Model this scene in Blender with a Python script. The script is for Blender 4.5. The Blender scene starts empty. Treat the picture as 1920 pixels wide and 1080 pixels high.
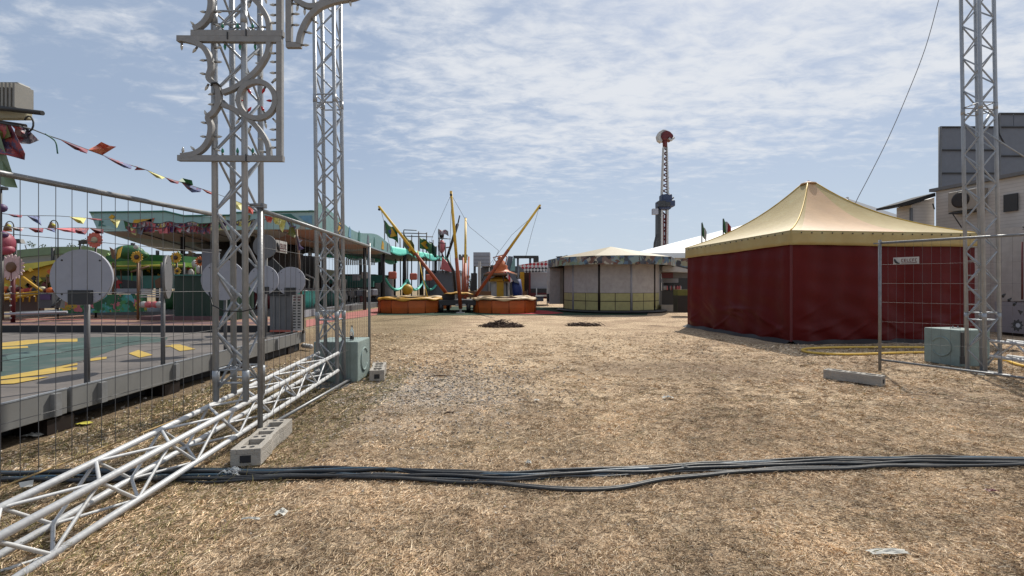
import bpy, math, random
import numpy as np
from mathutils import Vector, Matrix
random.seed(7)
rng = np.random.default_rng(11)
R = math.radians
scene = bpy.context.scene
COL = scene.collection
# ---------------------------------------------------------------- camera
F = 870.0; H = 1.30; HOR = 540.0
cam_d = bpy.data.cameras.new("camera"); cam = bpy.data.objects.new("camera", cam_d); COL.objects.link(cam)
cam_d.sensor_width = 36.0; cam_d.lens = F / 1920.0 * 36.0
cam_d.clip_start = 0.05; cam_d.clip_end = 3000
cam.location = (0, 0, H); cam.rotation_euler = (R(90), 0, 0)
scene.camera = cam
# ---------------------------------------------------------------- light
SUN_EL = R(50); SUN_AZ = R(29)      # azimuth from +Y towards +X
world = bpy.data.worlds.new("World"); scene.world = world; world.use_nodes = True
wn = world.node_tree.nodes; wl = world.node_tree.links; wn.clear()
def N(nodes, t, **kw):
    n = nodes.new(t)
    for k, v in kw.items(): setattr(n, k, v)
    return n
def build_world():
    out = N(wn, 'ShaderNodeOutputWorld'); bg = N(wn, 'ShaderNodeBackground')
    sky = N(wn, 'ShaderNodeTexSky'); sky.sky_type = 'NISHITA'; sky.sun_disc = False
    sky.sun_elevation = SUN_EL; sky.sun_rotation = SUN_AZ
    sky.air_density = 1.0; sky.dust_density = 1.6; sky.ozone_density = 1.5; sky.altitude = 10
    hs = N(wn, 'ShaderNodeHueSaturation'); hs.inputs['Saturation'].default_value = 0.86; hs.inputs['Value'].default_value = 1.22
    wl.new(sky.outputs[0], hs.inputs['Color'])
    tc = N(wn, 'ShaderNodeTexCoord'); sep = N(wn, 'ShaderNodeSeparateXYZ')
    wl.new(tc.outputs['Generated'], sep.inputs[0])
    def math_(op, a, b=None, clamp=False):
        m = N(wn, 'ShaderNodeMath', operation=op, use_clamp=clamp)
        for i, v in enumerate((a, b)):
            if v is None: continue
            if isinstance(v, (int, float)): m.inputs[i].default_value = v
            else: wl.new(v, m.inputs[i])
        return m.outputs[0]
    z = math_('MAXIMUM', sep.outputs['Z'], 0.0); zz = math_('ADD', z, 0.10)
    u = math_('DIVIDE', sep.outputs['X'], zz); v = math_('DIVIDE', sep.outputs['Y'], zz)
    comb = N(wn, 'ShaderNodeCombineXYZ'); wl.new(u, comb.inputs[0]); wl.new(v, comb.inputs[1])
    mp = N(wn, 'ShaderNodeMapping'); mp.inputs['Rotation'].default_value = (0, 0, R(-28)); mp.inputs['Scale'].default_value = (0.75, 1.25, 1)
    wl.new(comb.outputs[0], mp.inputs[0])
    def nz(sc, det, ro, dis, vec):
        n = N(wn, 'ShaderNodeTexNoise'); n.inputs['Scale'].default_value = sc; n.inputs['Detail'].default_value = det; n.inputs['Roughness'].default_value = ro; n.inputs['Distortion'].default_value = dis
        wl.new(vec, n.inputs['Vector']); return n.outputs[0]
    n1 = nz(2.4, 9, .62, .45, mp.outputs[0]); n3 = nz(10.5, 7, .62, .35, mp.outputs[0]); n2 = nz(.55, 3, .5, 0, comb.outputs[0])
    tot = math_('MULTIPLY', math_('SUBTRACT', n1, 0.5), 1.5)
    tot = math_('ADD', tot, math_('MULTIPLY', math_('SUBTRACT', n3, 0.5), 1.35))
    tot = math_('ADD', tot, math_('MULTIPLY', math_('SUBTRACT', n2, 0.5), 0.7))
    side = N(wn, 'ShaderNodeMapRange'); wl.new(sep.outputs['X'], side.inputs[0]); side.interpolation_type = 'SMOOTHSTEP'
    side.inputs[1].default_value = -0.55; side.inputs[2].default_value = 0.10; side.inputs[3].default_value = -0.30; side.inputs[4].default_value = 0.06
    tot = math_('ADD', tot, side.outputs[0])
    hi = N(wn, 'ShaderNodeMapRange'); wl.new(z, hi.inputs[0]); hi.interpolation_type = 'SMOOTHSTEP'
    hi.inputs[1].default_value = 0.13; hi.inputs[2].default_value = 0.36; hi.inputs[3].default_value = -0.34; hi.inputs[4].default_value = 0.17
    tot = math_('ADD', tot, hi.outputs[0])
    rp = N(wn, 'ShaderNodeMapRange'); rp.interpolation_type = 'SMOOTHSTEP'
    wl.new(tot, rp.inputs[0]); rp.inputs[1].default_value = -0.26; rp.inputs[2].default_value = 0.50; rp.inputs[3].default_value = 0.04; rp.inputs[4].default_value = 0.92
    mix = N(wn, 'ShaderNodeMix'); mix.data_type = 'RGBA'
    wl.new(rp.outputs[0], mix.inputs[0])
    ev = N(wn, 'ShaderNodeMix'); ev.data_type = 'RGBA'; ev.inputs[0].default_value = 0.68; wl.new(hs.outputs[0], ev.inputs[6]); ev.inputs[7].default_value = (3.9, 5.0, 6.8, 1)
    wl.new(ev.outputs[2], mix.inputs[6]); mix.inputs[7].default_value = (8.7, 9.0, 9.5, 1)
    # pale band towards the horizon
    hz = N(wn, 'ShaderNodeMapRange'); wl.new(z, hz.inputs[0]); hz.interpolation_type = 'SMOOTHSTEP'
    hz.inputs[1].default_value = 0.0; hz.inputs[2].default_value = 0.30; hz.inputs[3].default_value = 0.78; hz.inputs[4].default_value = 0.0
    mx2 = N(wn, 'ShaderNodeMix'); mx2.data_type = 'RGBA'; wl.new(hz.outputs[0], mx2.inputs[0])
    wl.new(mix.outputs[2], mx2.inputs[6]); mx2.inputs[7].default_value = (6.6, 7.7, 8.9, 1)
    wl.new(mx2.outputs[2], bg.inputs['Color']); bg.inputs['Strength'].default_value = 0.082
    wl.new(bg.outputs[0], out.inputs[0])
build_world()
sl = bpy.data.lights.new("sun", 'SUN'); sl.energy = 4.8; sl.angle = R(0.6); sl.color = (1.0, 0.95, 0.86)
so = bpy.data.objects.new("sun", sl); COL.objects.link(so)
sd = Vector((math.sin(SUN_AZ) * math.cos(SUN_EL), math.cos(SUN_AZ) * math.cos(SUN_EL), math.sin(SUN_EL)))
so.rotation_euler = sd.to_track_quat('Z', 'Y').to_euler(); so.location = sd * 60
vs = scene.view_settings; vs.view_transform = 'Standard'; vs.look = 'None'; vs.gamma = 1; vs.use_curve_mapping = False; vs.exposure = 0.14
# ---------------------------------------------------------------- materials
def mat(name, col, rough=0.6, metal=0.0, var=0.12, scale=6.0, bump=0.0, bscale=60.0, alpha=None, trans=0.0, spec=0.5, dirt=None, dscale=2.0, stretch=None):
    m = bpy.data.materials.new(name); m.use_nodes = True
    nt = m.node_tree; nd = nt.nodes; lk = nt.links
    b = nd['Principled BSDF']
    b.inputs['Roughness'].default_value = rough; b.inputs['Metallic'].default_value = metal
    b.inputs['Specular IOR Level'].default_value = spec
    if trans: b.inputs['Transmission Weight'].default_value = trans
    tc = N(nd, 'ShaderNodeTexCoord'); mp = N(nd, 'ShaderNodeMapping'); lk.new(tc.outputs['Object'], mp.inputs[0])
    if stretch: mp.inputs['Scale'].default_value = stretch
    n = N(nd, 'ShaderNodeTexNoise'); n.inputs['Scale'].default_value = scale; n.inputs['Detail'].default_value = 5; n.inputs['Roughness'].default_value = 0.6
    lk.new(mp.outputs[0], n.inputs['Vector'])
    mr = N(nd, 'ShaderNodeMapRange'); lk.new(n.outputs[0], mr.inputs[0])
    mr.inputs[1].default_value = 0.3; mr.inputs[2].default_value = 0.7; mr.inputs[3].default_value = 1 - var; mr.inputs[4].default_value = 1 + var
    vm = N(nd, 'ShaderNodeVectorMath', operation='SCALE'); vm.inputs[0].default_value = col[:3]; lk.new(mr.outputs[0], vm.inputs['Scale'])
    src = vm.outputs[0]
    if dirt:
        n2 = N(nd, 'ShaderNodeTexNoise'); n2.inputs['Scale'].default_value = dscale; n2.inputs['Detail'].default_value = 8; n2.inputs['Roughness'].default_value = 0.7
        lk.new(mp.outputs[0], n2.inputs['Vector'])
        r2 = N(nd, 'ShaderNodeMapRange'); lk.new(n2.outputs[0], r2.inputs[0]); r2.inputs[1].default_value = 0.52; r2.inputs[2].default_value = 0.72
        r2.inputs[3].default_value = 0; r2.inputs[4].default_value = dirt[3]
        mx = N(nd, 'ShaderNodeMix'); mx.data_type = 'RGBA'; lk.new(r2.outputs[0], mx.inputs[0]); lk.new(src, mx.inputs[6]); mx.inputs[7].default_value = (*dirt[:3], 1)
        src = mx.outputs[2]
    lk.new(src, b.inputs['Base Color'])
    if bump:
        n3 = N(nd, 'ShaderNodeTexNoise'); n3.inputs['Scale'].default_value = bscale; n3.inputs['Detail'].default_value = 4
        lk.new(mp.outputs[0], n3.inputs['Vector'])
        bp = N(nd, 'ShaderNodeBump'); bp.inputs['Strength'].default_value = bump; bp.inputs['Distance'].default_value = 0.02
        lk.new(n3.outputs[0], bp.inputs['Height']); lk.new(bp.outputs[0], b.inputs['Normal'])
    return m
def sRGB(r, g, b):
    f = lambda c: (c / 255 / 12.92) if c / 255 <= 0.04045 else ((c / 255 + 0.055) / 1.055) ** 2.4
    return (f(r), f(g), f(b))
M = {}
M['truss_white'] = mat('white_truss', (0.47, 0.475, 0.48), 0.5, 0.15, 0.08, 9, 0.1, 40, dirt=(0.3, 0.28, 0.25, 0.4), dscale=5)
M['truss'] = mat('aluminium_truss', (0.29, 0.31, 0.335), 0.38, 0.3, 0.12, 9, 0.12, 40, dirt=(0.24, 0.245, 0.25, 0.4), dscale=5)
M['truss_dull'] = mat('aluminium_dull', (0.24, 0.245, 0.25), 0.5, 0.4, 0.12, 9, 0.1, 40, dirt=(0.2, 0.19, 0.17, 0.5), dscale=5)
M['galv'] = mat('galvanised_steel', (0.18, 0.184, 0.19), 0.45, 0.45, 0.2, 14, 0.1, 60, dirt=(0.22, 0.2, 0.17, 0.5), dscale=7)
M['wire'] = mat('galvanised_wire', (0.11, 0.11, 0.112), 0.55, 0.4, 0.2, 10)
M['frame'] = mat('grey_painted_frame', (0.215, 0.215, 0.215), 0.55, 0, 0.1, 12, 0.1, 50, dirt=(0.16, 0.13, 0.11, 0.5), dscale=9)
M['black'] = mat('black_plastic', (0.012, 0.012, 0.014), 0.45, 0, 0.2, 8)
plain_leg = None
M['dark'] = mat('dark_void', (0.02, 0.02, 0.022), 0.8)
M['cable'] = mat('black_cable', (0.010, 0.012, 0.015), 0.5, 0, 0.3, 3, 0.1, 30, dirt=(0.07, 0.06, 0.05, 0.5), dscale=4)
M['cable_sheen'] = mat('sky_sheen_cable', (0.024, 0.055, 0.085), 0.42, 0, 0.3, 3, 0.1, 30, dirt=(0.14, 0.12, 0.10, 0.5), dscale=4)  # bluish sheen of the sky is put into the base colour
M['cable_grey'] = mat('grey_cable', (0.07, 0.075, 0.08), 0.45, 0, 0.3, 3, 0.1, 30, dirt=(0.16, 0.13, 0.10, 0.5), dscale=4)
M['concrete'] = mat('foot_concrete', (0.33, 0.305, 0.27), 0.9, 0, 0.18, 8, 0.5, 90, dirt=(0.16, 0.14, 0.11, 0.7), dscale=4)
M['teal_concrete'] = mat('teal_painted_concrete', (0.20, 0.255, 0.24), 0.8, 0, 0.16, 5, 0.3, 70, dirt=(0.20, 0.23, 0.21, 0.5), dscale=3.5)
M['red_tarp'] = mat('red_tarpaulin', (0.080, 0.0032, 0.003), 0.5, 0, 0.12, 1.3, 0.25, 6, spec=.14, dirt=(0.065, 0.003, 0.003, 0.4), dscale=0.9, stretch=(1, 1, .45))
M['yellow_tarp'] = mat('yellow_tarpaulin', (0.35, 0.26, 0.095), 0.5, 0, 0.1, 2, 0.15, 12, dirt=(0.36, 0.32, 0.16, 0.6), dscale=2)
M['pink_tarp'] = mat('faded_orange_tarpaulin', (0.46, 0.29, 0.15), 0.48, 0, 0.1, 2, 0.15, 12, dirt=(0.50, 0.29, 0.18, 0.6), dscale=.9)
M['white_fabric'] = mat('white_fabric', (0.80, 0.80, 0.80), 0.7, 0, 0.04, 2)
M['shaded_white_fabric'] = mat('shaded_white_fabric', (0.20, 0.21, 0.23), 0.7, 0, 0.06, 2)  # white marquee cloth again, with the shade of its right slope in the colour
def plain(name, c, rough=0.55, metal=0.0, var=0.12, scale=5, **k):
    k_ = k.pop('k', .62); M[name] = mat(name, tuple(v * k_ for v in sRGB(*c)), rough, metal, var, scale, **k)
plain('white', (205, 203, 200), dirt=(0.3, 0.28, 0.25, 0.5)); plain('cream', (190, 182, 150), dirt=(0.3, 0.26, 0.18, 0.5))
plain('beige', (170, 160, 148), dirt=(0.2, 0.18, 0.15, 0.5)); plain('grey', (120, 120, 122), dirt=(0.1, 0.1, 0.1, 0.5)); plain('midgrey', (85, 86, 90))
plain('darkgrey', (52, 53, 56)); plain('blind_grey', (200, 193, 190), dirt=(0.2, 0.18, 0.17, 0.4))
plain('pale_grey', (178, 180, 190), var=0.05); plain('slate', (118, 124, 136), var=.08)
plain('red', (170, 28, 30)); plain('darkred', (105, 18, 26)); plain('pink', (225, 120, 125)); plain('salmon', (215, 110, 90))
plain('orange', (215, 105, 30), dirt=(0.2, 0.07, 0.02, 0.6), dscale=1.2); plain('orange_dark', (175, 80, 25)); plain('pole_red', (178, 82, 45))
plain('yellow', (215, 165, 25)); plain('pole_yellow', (232, 190, 70), k=.8); plain('lemon', (225, 215, 90)); plain('pad_yellow', (215, 160, 40), bump=.2, bscale=14)
plain('pad_beige', (210, 180, 135), bump=.2, bscale=14)
plain('green', (40, 105, 50)); plain('lime', (125, 175, 70)); plain('darkgreen', (12, 55, 38)); plain('olive', (110, 110, 45))
plain('turquoise', (105, 215, 195), k=.85); plain('teal', (55, 120, 110)); plain('pale_teal', (130, 170, 170), dirt=(0.12, 0.3, 0.34, 0.5), dscale=1.5)
plain('skyblue', (120, 170, 200)); plain('blue', (35, 60, 130)); plain('purple', (90, 60, 110)); plain('brown', (70, 42, 30)); plain('wood', (120, 85, 55)); plain('darkwood', (38, 26, 22))
plain('carpet_green', (28, 62, 38), 0.95, bump=.4, bscale=200); plain('carpet_red', (190, 55, 62), 0.95, bump=.4, bscale=200); plain('carpet_pink', (190, 120, 112), .95, bump=.4, bscale=200)
plain('hose', (225, 185, 80), .45, k=.9); plain('twig', (78, 57, 46), .9); plain('paper', (225, 222, 212), .8)
plain('kiosk_roof', (168, 154, 120), dirt=(.42, .28, .17, .4), dscale=.8); plain('navy', (45, 60, 95)); plain('panel_olive', (196, 188, 128), dirt=(.2, .17, .1, .5)); plain('rope', (190, 160, 110), .9); plain('mask_clear', (215, 215, 210), .15); plain('bulb_red', (200, 20, 30), .15); plain('bulb_green', (10, 130, 95), .15)
plain('lightbulb_holder', (125, 122, 118), .5)
def clear_mat():
    m = bpy.data.materials.new('clear_plastic'); m.use_nodes = True; b = m.node_tree.nodes['Principled BSDF']
    b.inputs['Transmission Weight'].default_value = .85; b.inputs['Roughness'].default_value = .12; b.inputs['Base Color'].default_value = (.85, .88, .9, 1); return m
M['clear'] = clear_mat()
def motley(name, cols, scale=6.0, rough=0.6, stretch=(1, 1, 1)):
    """printed artwork: irregular coloured patches"""
    m = bpy.data.materials.new(name); m.use_nodes = True; nd = m.node_tree.nodes; lk = m.node_tree.links; b = nd['Principled BSDF']; b.inputs['Roughness'].default_value = rough
    tc = N(nd, 'ShaderNodeTexCoord'); mp = N(nd, 'ShaderNodeMapping'); mp.inputs['Scale'].default_value = stretch; lk.new(tc.outputs['Object'], mp.inputs[0])
    ns = N(nd, 'ShaderNodeTexNoise'); ns.inputs['Scale'].default_value = scale * .8; lk.new(mp.outputs[0], ns.inputs['Vector'])
    ad = N(nd, 'ShaderNodeMix'); ad.data_type = 'RGBA'; ad.inputs[0].default_value = .35; lk.new(mp.outputs[0], ad.inputs[6]); lk.new(ns.outputs['Color'], ad.inputs[7])
    v = N(nd, 'ShaderNodeTexVoronoi'); v.inputs['Scale'].default_value = scale; lk.new(ad.outputs[2], v.inputs['Vector'])
    sp = N(nd, 'ShaderNodeSeparateColor'); lk.new(v.outputs['Color'], sp.inputs[0])
    cr = N(nd, 'ShaderNodeValToRGB'); cr.color_ramp.interpolation = 'CONSTANT'
    els = cr.color_ramp.elements
    while len(els) < len(cols): els.new(0.5)
    for i, c in enumerate(cols):
        els[i].position = i / len(cols); els[i].color = (*[v * .8 for v in sRGB(*c)], 1)
    lk.new(sp.outputs[0], cr.inputs[0]); lk.new(cr.outputs[0], b.inputs['Base Color'])
    M[name] = m
motley('graffiti', [(125, 105, 98), (70, 75, 85), (150, 145, 120), (85, 110, 135), (125, 140, 115), (110, 75, 62), (175, 170, 155), (50, 50, 58), (130, 150, 150)], 6)
motley('ride_art', [(158, 186, 184), (140, 172, 174), (158, 186, 184), (185, 172, 125), (152, 180, 182), (140, 174, 178), (165, 155, 140), (140, 168, 152)], 1.6)
motley('garden_art', [(40, 110, 70), (70, 140, 80), (190, 110, 120), (90, 160, 170), (190, 160, 60), (30, 90, 60), (60, 150, 130), (35, 100, 65)], 8)
motley('underside', [(190, 196, 198), (200, 202, 198), (180, 196, 190), (205, 175, 155), (190, 196, 206), (185, 150, 135)], .5)
motley('flag_scarlet', [(150, 55, 62), (110, 55, 70), (165, 85, 85), (85, 70, 100), (135, 45, 50)], 14)
motley('flag_blue', [(90, 100, 140), (110, 120, 160), (70, 75, 110), (140, 60, 70)], 12)
motley('flag_orange', [(205, 95, 75), (190, 70, 60), (215, 130, 100)], 10)
motley('flag_lemon', [(215, 210, 120), (190, 185, 110), (220, 215, 150)], 10)
motley('flag_white', [(190, 186, 186), (165, 150, 155), (150, 85, 95), (110, 110, 120), (190, 186, 186)], 14)
motley('backdrop_art', [(150, 160, 145), (165, 180, 170), (120, 140, 115), (175, 185, 185), (140, 150, 150)], 1.6)
def checker(name, c1, c2, scale):
    m = bpy.data.materials.new(name); m.use_nodes = True; nd = m.node_tree.nodes; lk = m.node_tree.links; b = nd['Principled BSDF']; b.inputs['Roughness'].default_value = .6
    tc = N(nd, 'ShaderNodeTexCoord'); mp = N(nd, 'ShaderNodeMapping'); mp.inputs['Rotation'].default_value = (0, R(45), 0); mp.inputs['Location'].default_value = (.01, .013, .017); lk.new(tc.outputs['Object'], mp.inputs[0])
    c = N(nd, 'ShaderNodeTexChecker'); c.inputs['Scale'].default_value = scale; c.inputs['Color1'].default_value = (*sRGB(*c1), 1); c.inputs['Color2'].default_value = (*sRGB(*c2), 1)
    lk.new(mp.outputs[0], c.inputs['Vector']); lk.new(c.outputs[0], b.inputs['Base Color']); M[name] = m
checker('red_checker', (165, 35, 45), (205, 200, 200), 5.0); checker('black_checker', (50, 50, 55), (190, 190, 190), 6.0)
def stripes(name, c1, c2, scale, axis='Z', rough=.5, sharp=True, thin=None):
    m = bpy.data.materials.new(name); m.use_nodes = True; nd = m.node_tree.nodes; lk = m.node_tree.links; b = nd['Principled BSDF']; b.inputs['Roughness'].default_value = rough
    tc = N(nd, 'ShaderNodeTexCoord'); w = N(nd, 'ShaderNodeTexWave'); w.bands_direction = axis; w.inputs['Scale'].default_value = scale; w.inputs['Distortion'].default_value = 0.0
    lk.new(tc.outputs['Object'], w.inputs['Vector'])
    mr = N(nd, 'ShaderNodeMapRange'); lk.new(w.outputs['Fac'], mr.inputs[0]); t = thin if thin else .5
    mr.inputs[1].default_value = t - .04; mr.inputs[2].default_value = t + .04
    n = N(nd, 'ShaderNodeTexNoise'); n.inputs['Scale'].default_value = 1.5; n.inputs['Detail'].default_value = 6; lk.new(tc.outputs['Object'], n.inputs['Vector'])
    mx = N(nd, 'ShaderNodeMix'); mx.data_type = 'RGBA'; lk.new(mr.outputs[0], mx.inputs[0]); mx.inputs[6].default_value = (*sRGB(*c1), 1); mx.inputs[7].default_value = (*sRGB(*c2), 1)
    r = N(nd, 'ShaderNodeMapRange'); lk.new(n.outputs[0], r.inputs[0]); r.inputs[1].default_value = .3; r.inputs[2].default_value = .7; r.inputs[3].default_value = .82; r.inputs[4].default_value = 1.12
    vm = N(nd, 'ShaderNodeVectorMath', operation='SCALE'); lk.new(mx.outputs[2], vm.inputs[0]); lk.new(r.outputs[0], vm.inputs['Scale'])
    lk.new(vm.outputs[0], b.inputs['Base Color']); M[name] = m
stripes('siding', (168, 164, 160), (182, 178, 174), 3.0, 'Z', thin=.10)
plain('roof_felt', (50, 50, 52), .9)
stripes('red_white_stripe', (185, 40, 45), (215, 205, 200), 1.2, 'X')
stripes('corrugated', (150, 145, 138), (178, 172, 165), 1.5, 'X', thin=.3)
# ---------------------------------------------------------------- geometry helpers
ORG = {}
FAR = 1.0      # distance correction for rides whose distance was first judged too short; feet stay on the ground
def far(v, f=None):
    f = f or FAR; return Vector((v[0] * f, v[1] * f, max(0.0, H + (v[2] - H) * f)))
def P(px, py, Y): return Vector(((px - 960) / F * Y, Y, H + (HOR - py) / F * Y))
def G(px, py, z=0.0):
    Y = (H - z) * F / (py - HOR); return Vector(((px - 960) / F * Y, Y, z))
def tag(o, label=None, cat=None, group=None, kind=None):
    if label: o['label'] = label
    if cat: o['category'] = cat
    if group: o['group'] = group
    if kind: o['kind'] = kind
    return o
def thing(name, label, cat, loc=(0, 0, 0), group=None):
    o = bpy.data.objects.new(name, None); COL.objects.link(o); o.empty_display_size = .2
    if FAR != 1.0: loc = far(loc)
    o.location = loc; ORG[o.name] = Vector(loc); return tag(o, label, cat, group)
class MB:
    def __init__(s): s.v = []; s.f = []; s.sm = []
    def add(s, vs, fs, smooth=False):
        b = len(s.v); s.v += [tuple(x) for x in vs]; s.f += [tuple(i + b for i in f) for f in fs]; s.sm += [smooth] * len(fs); return s
    def box(s, c, d, rz=0.0, rot=None):
        c = Vector(c); hx, hy, hz = d[0] / 2, d[1] / 2, d[2] / 2
        m = rot if rot else Matrix.Rotation(rz, 3, 'Z')
        vs = [c + m @ Vector((x, y, z)) for z in (-hz, hz) for x, y in ((-hx, -hy), (hx, -hy), (hx, hy), (-hx, hy))]
        return s.add(vs, [(0, 3, 2, 1), (4, 5, 6, 7), (0, 1, 5, 4), (1, 2, 6, 5), (2, 3, 7, 6), (3, 0, 4, 7)])
    def tube(s, pts, r, n=8, caps=True, closed=False):
        pts = [Vector(p) for p in pts]; m = len(pts); rr = r if isinstance(r, (list, tuple)) else [r] * m
        vs = []; up = None
        for i, p in enumerate(pts):
            if closed: t = pts[(i + 1) % m] - pts[i - 1]
            else: t = pts[min(i + 1, m - 1)] - pts[max(i - 1, 0)]
            t.normalize()
            if up is None:
                up = Vector((0, 0, 1)) if abs(t.z) < .9 else Vector((1, 0, 0))
            a = t.cross(up)
            if a.length < 1e-5: a = t.orthogonal()
            a.normalize(); b = a.cross(t).normalized(); up = b
            for k in range(n):
                an = 2 * math.pi * k / n; vs.append(p + (a * math.cos(an) + b * math.sin(an)) * rr[i])
        fs = []; last = m if closed else m - 1
        for i in range(last):
            j = (i + 1) % m
            for k in range(n): fs.append((i * n + k, i * n + (k + 1) % n, j * n + (k + 1) % n, j * n + k))
        s.add(vs, fs, True)
        if caps and not closed:
            b = len(s.v) - len(vs); s.f += [tuple(b + k for k in range(n))[::-1], tuple(b + (m - 1) * n + k for k in range(n))]; s.sm += [False, False]
        return s
    def prism(s, poly, off):
        """closed polygon extruded by vector off"""
        off = Vector(off); n = len(poly); a = [Vector(p) for p in poly]; vs = a + [p + off for p in a]
        return s.add(vs, [tuple(range(n))[::-1], tuple(range(n, 2 * n))] + [(i, (i + 1) % n, (i + 1) % n + n, i + n) for i in range(n)])
    def lathe(s, prof, c, n=20, smooth=True, axis=None, phase=0.0, sx=1.0):
        c = Vector(c); q = (Vector((0, 0, 1)).rotation_difference(Vector(axis))).to_matrix() if axis else Matrix.Identity(3); vs = []
        for r, z in prof:
            for k in range(n):
                an = 2 * math.pi * k / n + phase; vs.append(c + q @ Vector((r * math.cos(an) * sx, r * math.sin(an), z)))
        fs = [(i * n + k, i * n + (k + 1) % n, (i + 1) * n + (k + 1) % n, (i + 1) * n + k) for i in range(len(prof) - 1) for k in range(n)]
        s.add(vs, fs, smooth); b = len(s.v) - len(vs)
        if prof[0][0] > 1e-4: s.f.append(tuple(b + k for k in range(n))[::-1]); s.sm.append(False)
        if prof[-1][0] > 1e-4: s.f.append(tuple(b + (len(prof) - 1) * n + k for k in range(n))); s.sm.append(False)
        return s
    def ball(s, c, r, n=12, sc=(1, 1, 1)):
        vs = []; m = max(5, n // 2 + 1); c = Vector(c)
        for i in range(m + 1):
            th = math.pi * i / m
            for k in range(n):
                an = 2 * math.pi * k / n; vs.append(c + Vector((r * sc[0] * math.sin(th) * math.cos(an), r * sc[1] * math.sin(th) * math.sin(an), -r * sc[2] * math.cos(th))))
        return s.add(vs, [(i * n + k, i * n + (k + 1) % n, (i + 1) * n + (k + 1) % n, (i + 1) * n + k) for i in range(m) for k in range(n)], True)
    def quad(s, a, b, c, d): return s.add([a, b, c, d], [(0, 1, 2, 3)])
    def grid(s, fn, nu, nv, smooth=True):
        vs = [fn(i / nu, j / nv) for j in range(nv + 1) for i in range(nu + 1)]
        return s.add(vs, [(j * (nu + 1) + i, j * (nu + 1) + i + 1, (j + 1) * (nu + 1) + i + 1, (j + 1) * (nu + 1) + i) for j in range(nv) for i in range(nu)], smooth)
    def ribbon(s, pts, w, d, y, toW):
        """flat bar following a 2-D path (px units), w = bar width in metres, d = depth; toW maps px -> X,Z"""
        q = [Vector(toW(*p)) for p in pts]; n = len(q); L = []; Rr = []
        for i in range(n):
            t = (q[min(i + 1, n - 1)] - q[max(i - 1, 0)]); t.normalize(); nn = Vector((-t.y, t.x)) * w / 2
            L.append(q[i] + nn); Rr.append(q[i] - nn)
        vs = []
        for yy in (y, y + d):
            for a, b in zip(L, Rr): vs += [(a.x, yy, a.y), (b.x, yy, b.y)]
        fs = []
        o = 2 * n
        for i in range(n - 1):
            a, b, c, e = 2 * i, 2 * i + 1, 2 * i + 3, 2 * i + 2
            fs += [(a, b, c, e), (o + e, o + c, o + b, o + a), (a, e, o + e, o + a), (b, o + b, o + c, c)]
        fs += [(0, o, o + 1, 1), (2 * n - 2, 2 * n - 1, o + 2 * n - 1, o + 2 * n - 2)]
        return s.add(vs, fs)
    def build(s, name, m, parent=None, loc=None, label=None, cat=None, group=None, kind=None, solid=None, bevel=None):
        org = ORG[parent.name] if parent else Vector(loc if loc is not None else (0, 0, 0))
        if FAR != 1.0: s.v = [tuple(far(q)) for q in s.v]
        me = bpy.data.meshes.new(name); me.from_pydata([(x - org.x, y - org.y, z - org.z) for x, y, z in s.v], [], s.f)
        me.polygons.foreach_set('use_smooth', s.sm)
        me.materials.append(M[m] if isinstance(m, str) else m); me.update()
        o = bpy.data.objects.new(name, me); COL.objects.link(o)
        if parent: o.parent = parent
        else: o.location = org
        ORG[o.name] = org
        if solid:
            md = o.modifiers.new('solid', 'SOLIDIFY'); md.thickness = solid; md.offset = 0
        if bevel:
            md = o.modifiers.new('bevel', 'BEVEL'); md.width = bevel; md.segments = 2; md.limit_method = 'ANGLE'
        return tag(o, label, cat, group, kind)
def kids(o): return [c for c in COL.objects if c.parent == o]
def copytree(src, loc, label=None, rotz=None, parent=None):
    ch = kids(src)
    c = src.copy(); COL.objects.link(c); c.location = loc if loc is not None else src.location
    if rotz is not None: c.rotation_euler.z = rotz
    if label: c['label'] = label
    if parent: c.parent = parent
    ORG[c.name] = Vector(c.location)
    for k in ch:
        d = k.copy(); COL.objects.link(d); d.parent = c
        for g in kids(k):
            e = g.copy(); COL.objects.link(e); e.parent = d
    return c
def text(s_, m, size, loc, rot, parent=None, name='lettering', ext=.002, align='CENTER'):
    cu = bpy.data.curves.new(name, 'FONT'); cu.body = s_; cu.size = size; cu.extrude = ext; cu.align_x = align; cu.align_y = 'CENTER'
    t = bpy.data.objects.new('tmp', cu); me = bpy.data.meshes.new_from_object(t); bpy.data.objects.remove(t)
    o = bpy.data.objects.new(name, me); COL.objects.link(o); me.materials.clear(); me.materials.append(M[m])
    o.rotation_euler = rot; o.location = Vector(loc) - (ORG[parent.name] if parent else Vector())
    if parent: o.parent = parent
    ORG[o.name] = Vector(loc); return o
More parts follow.
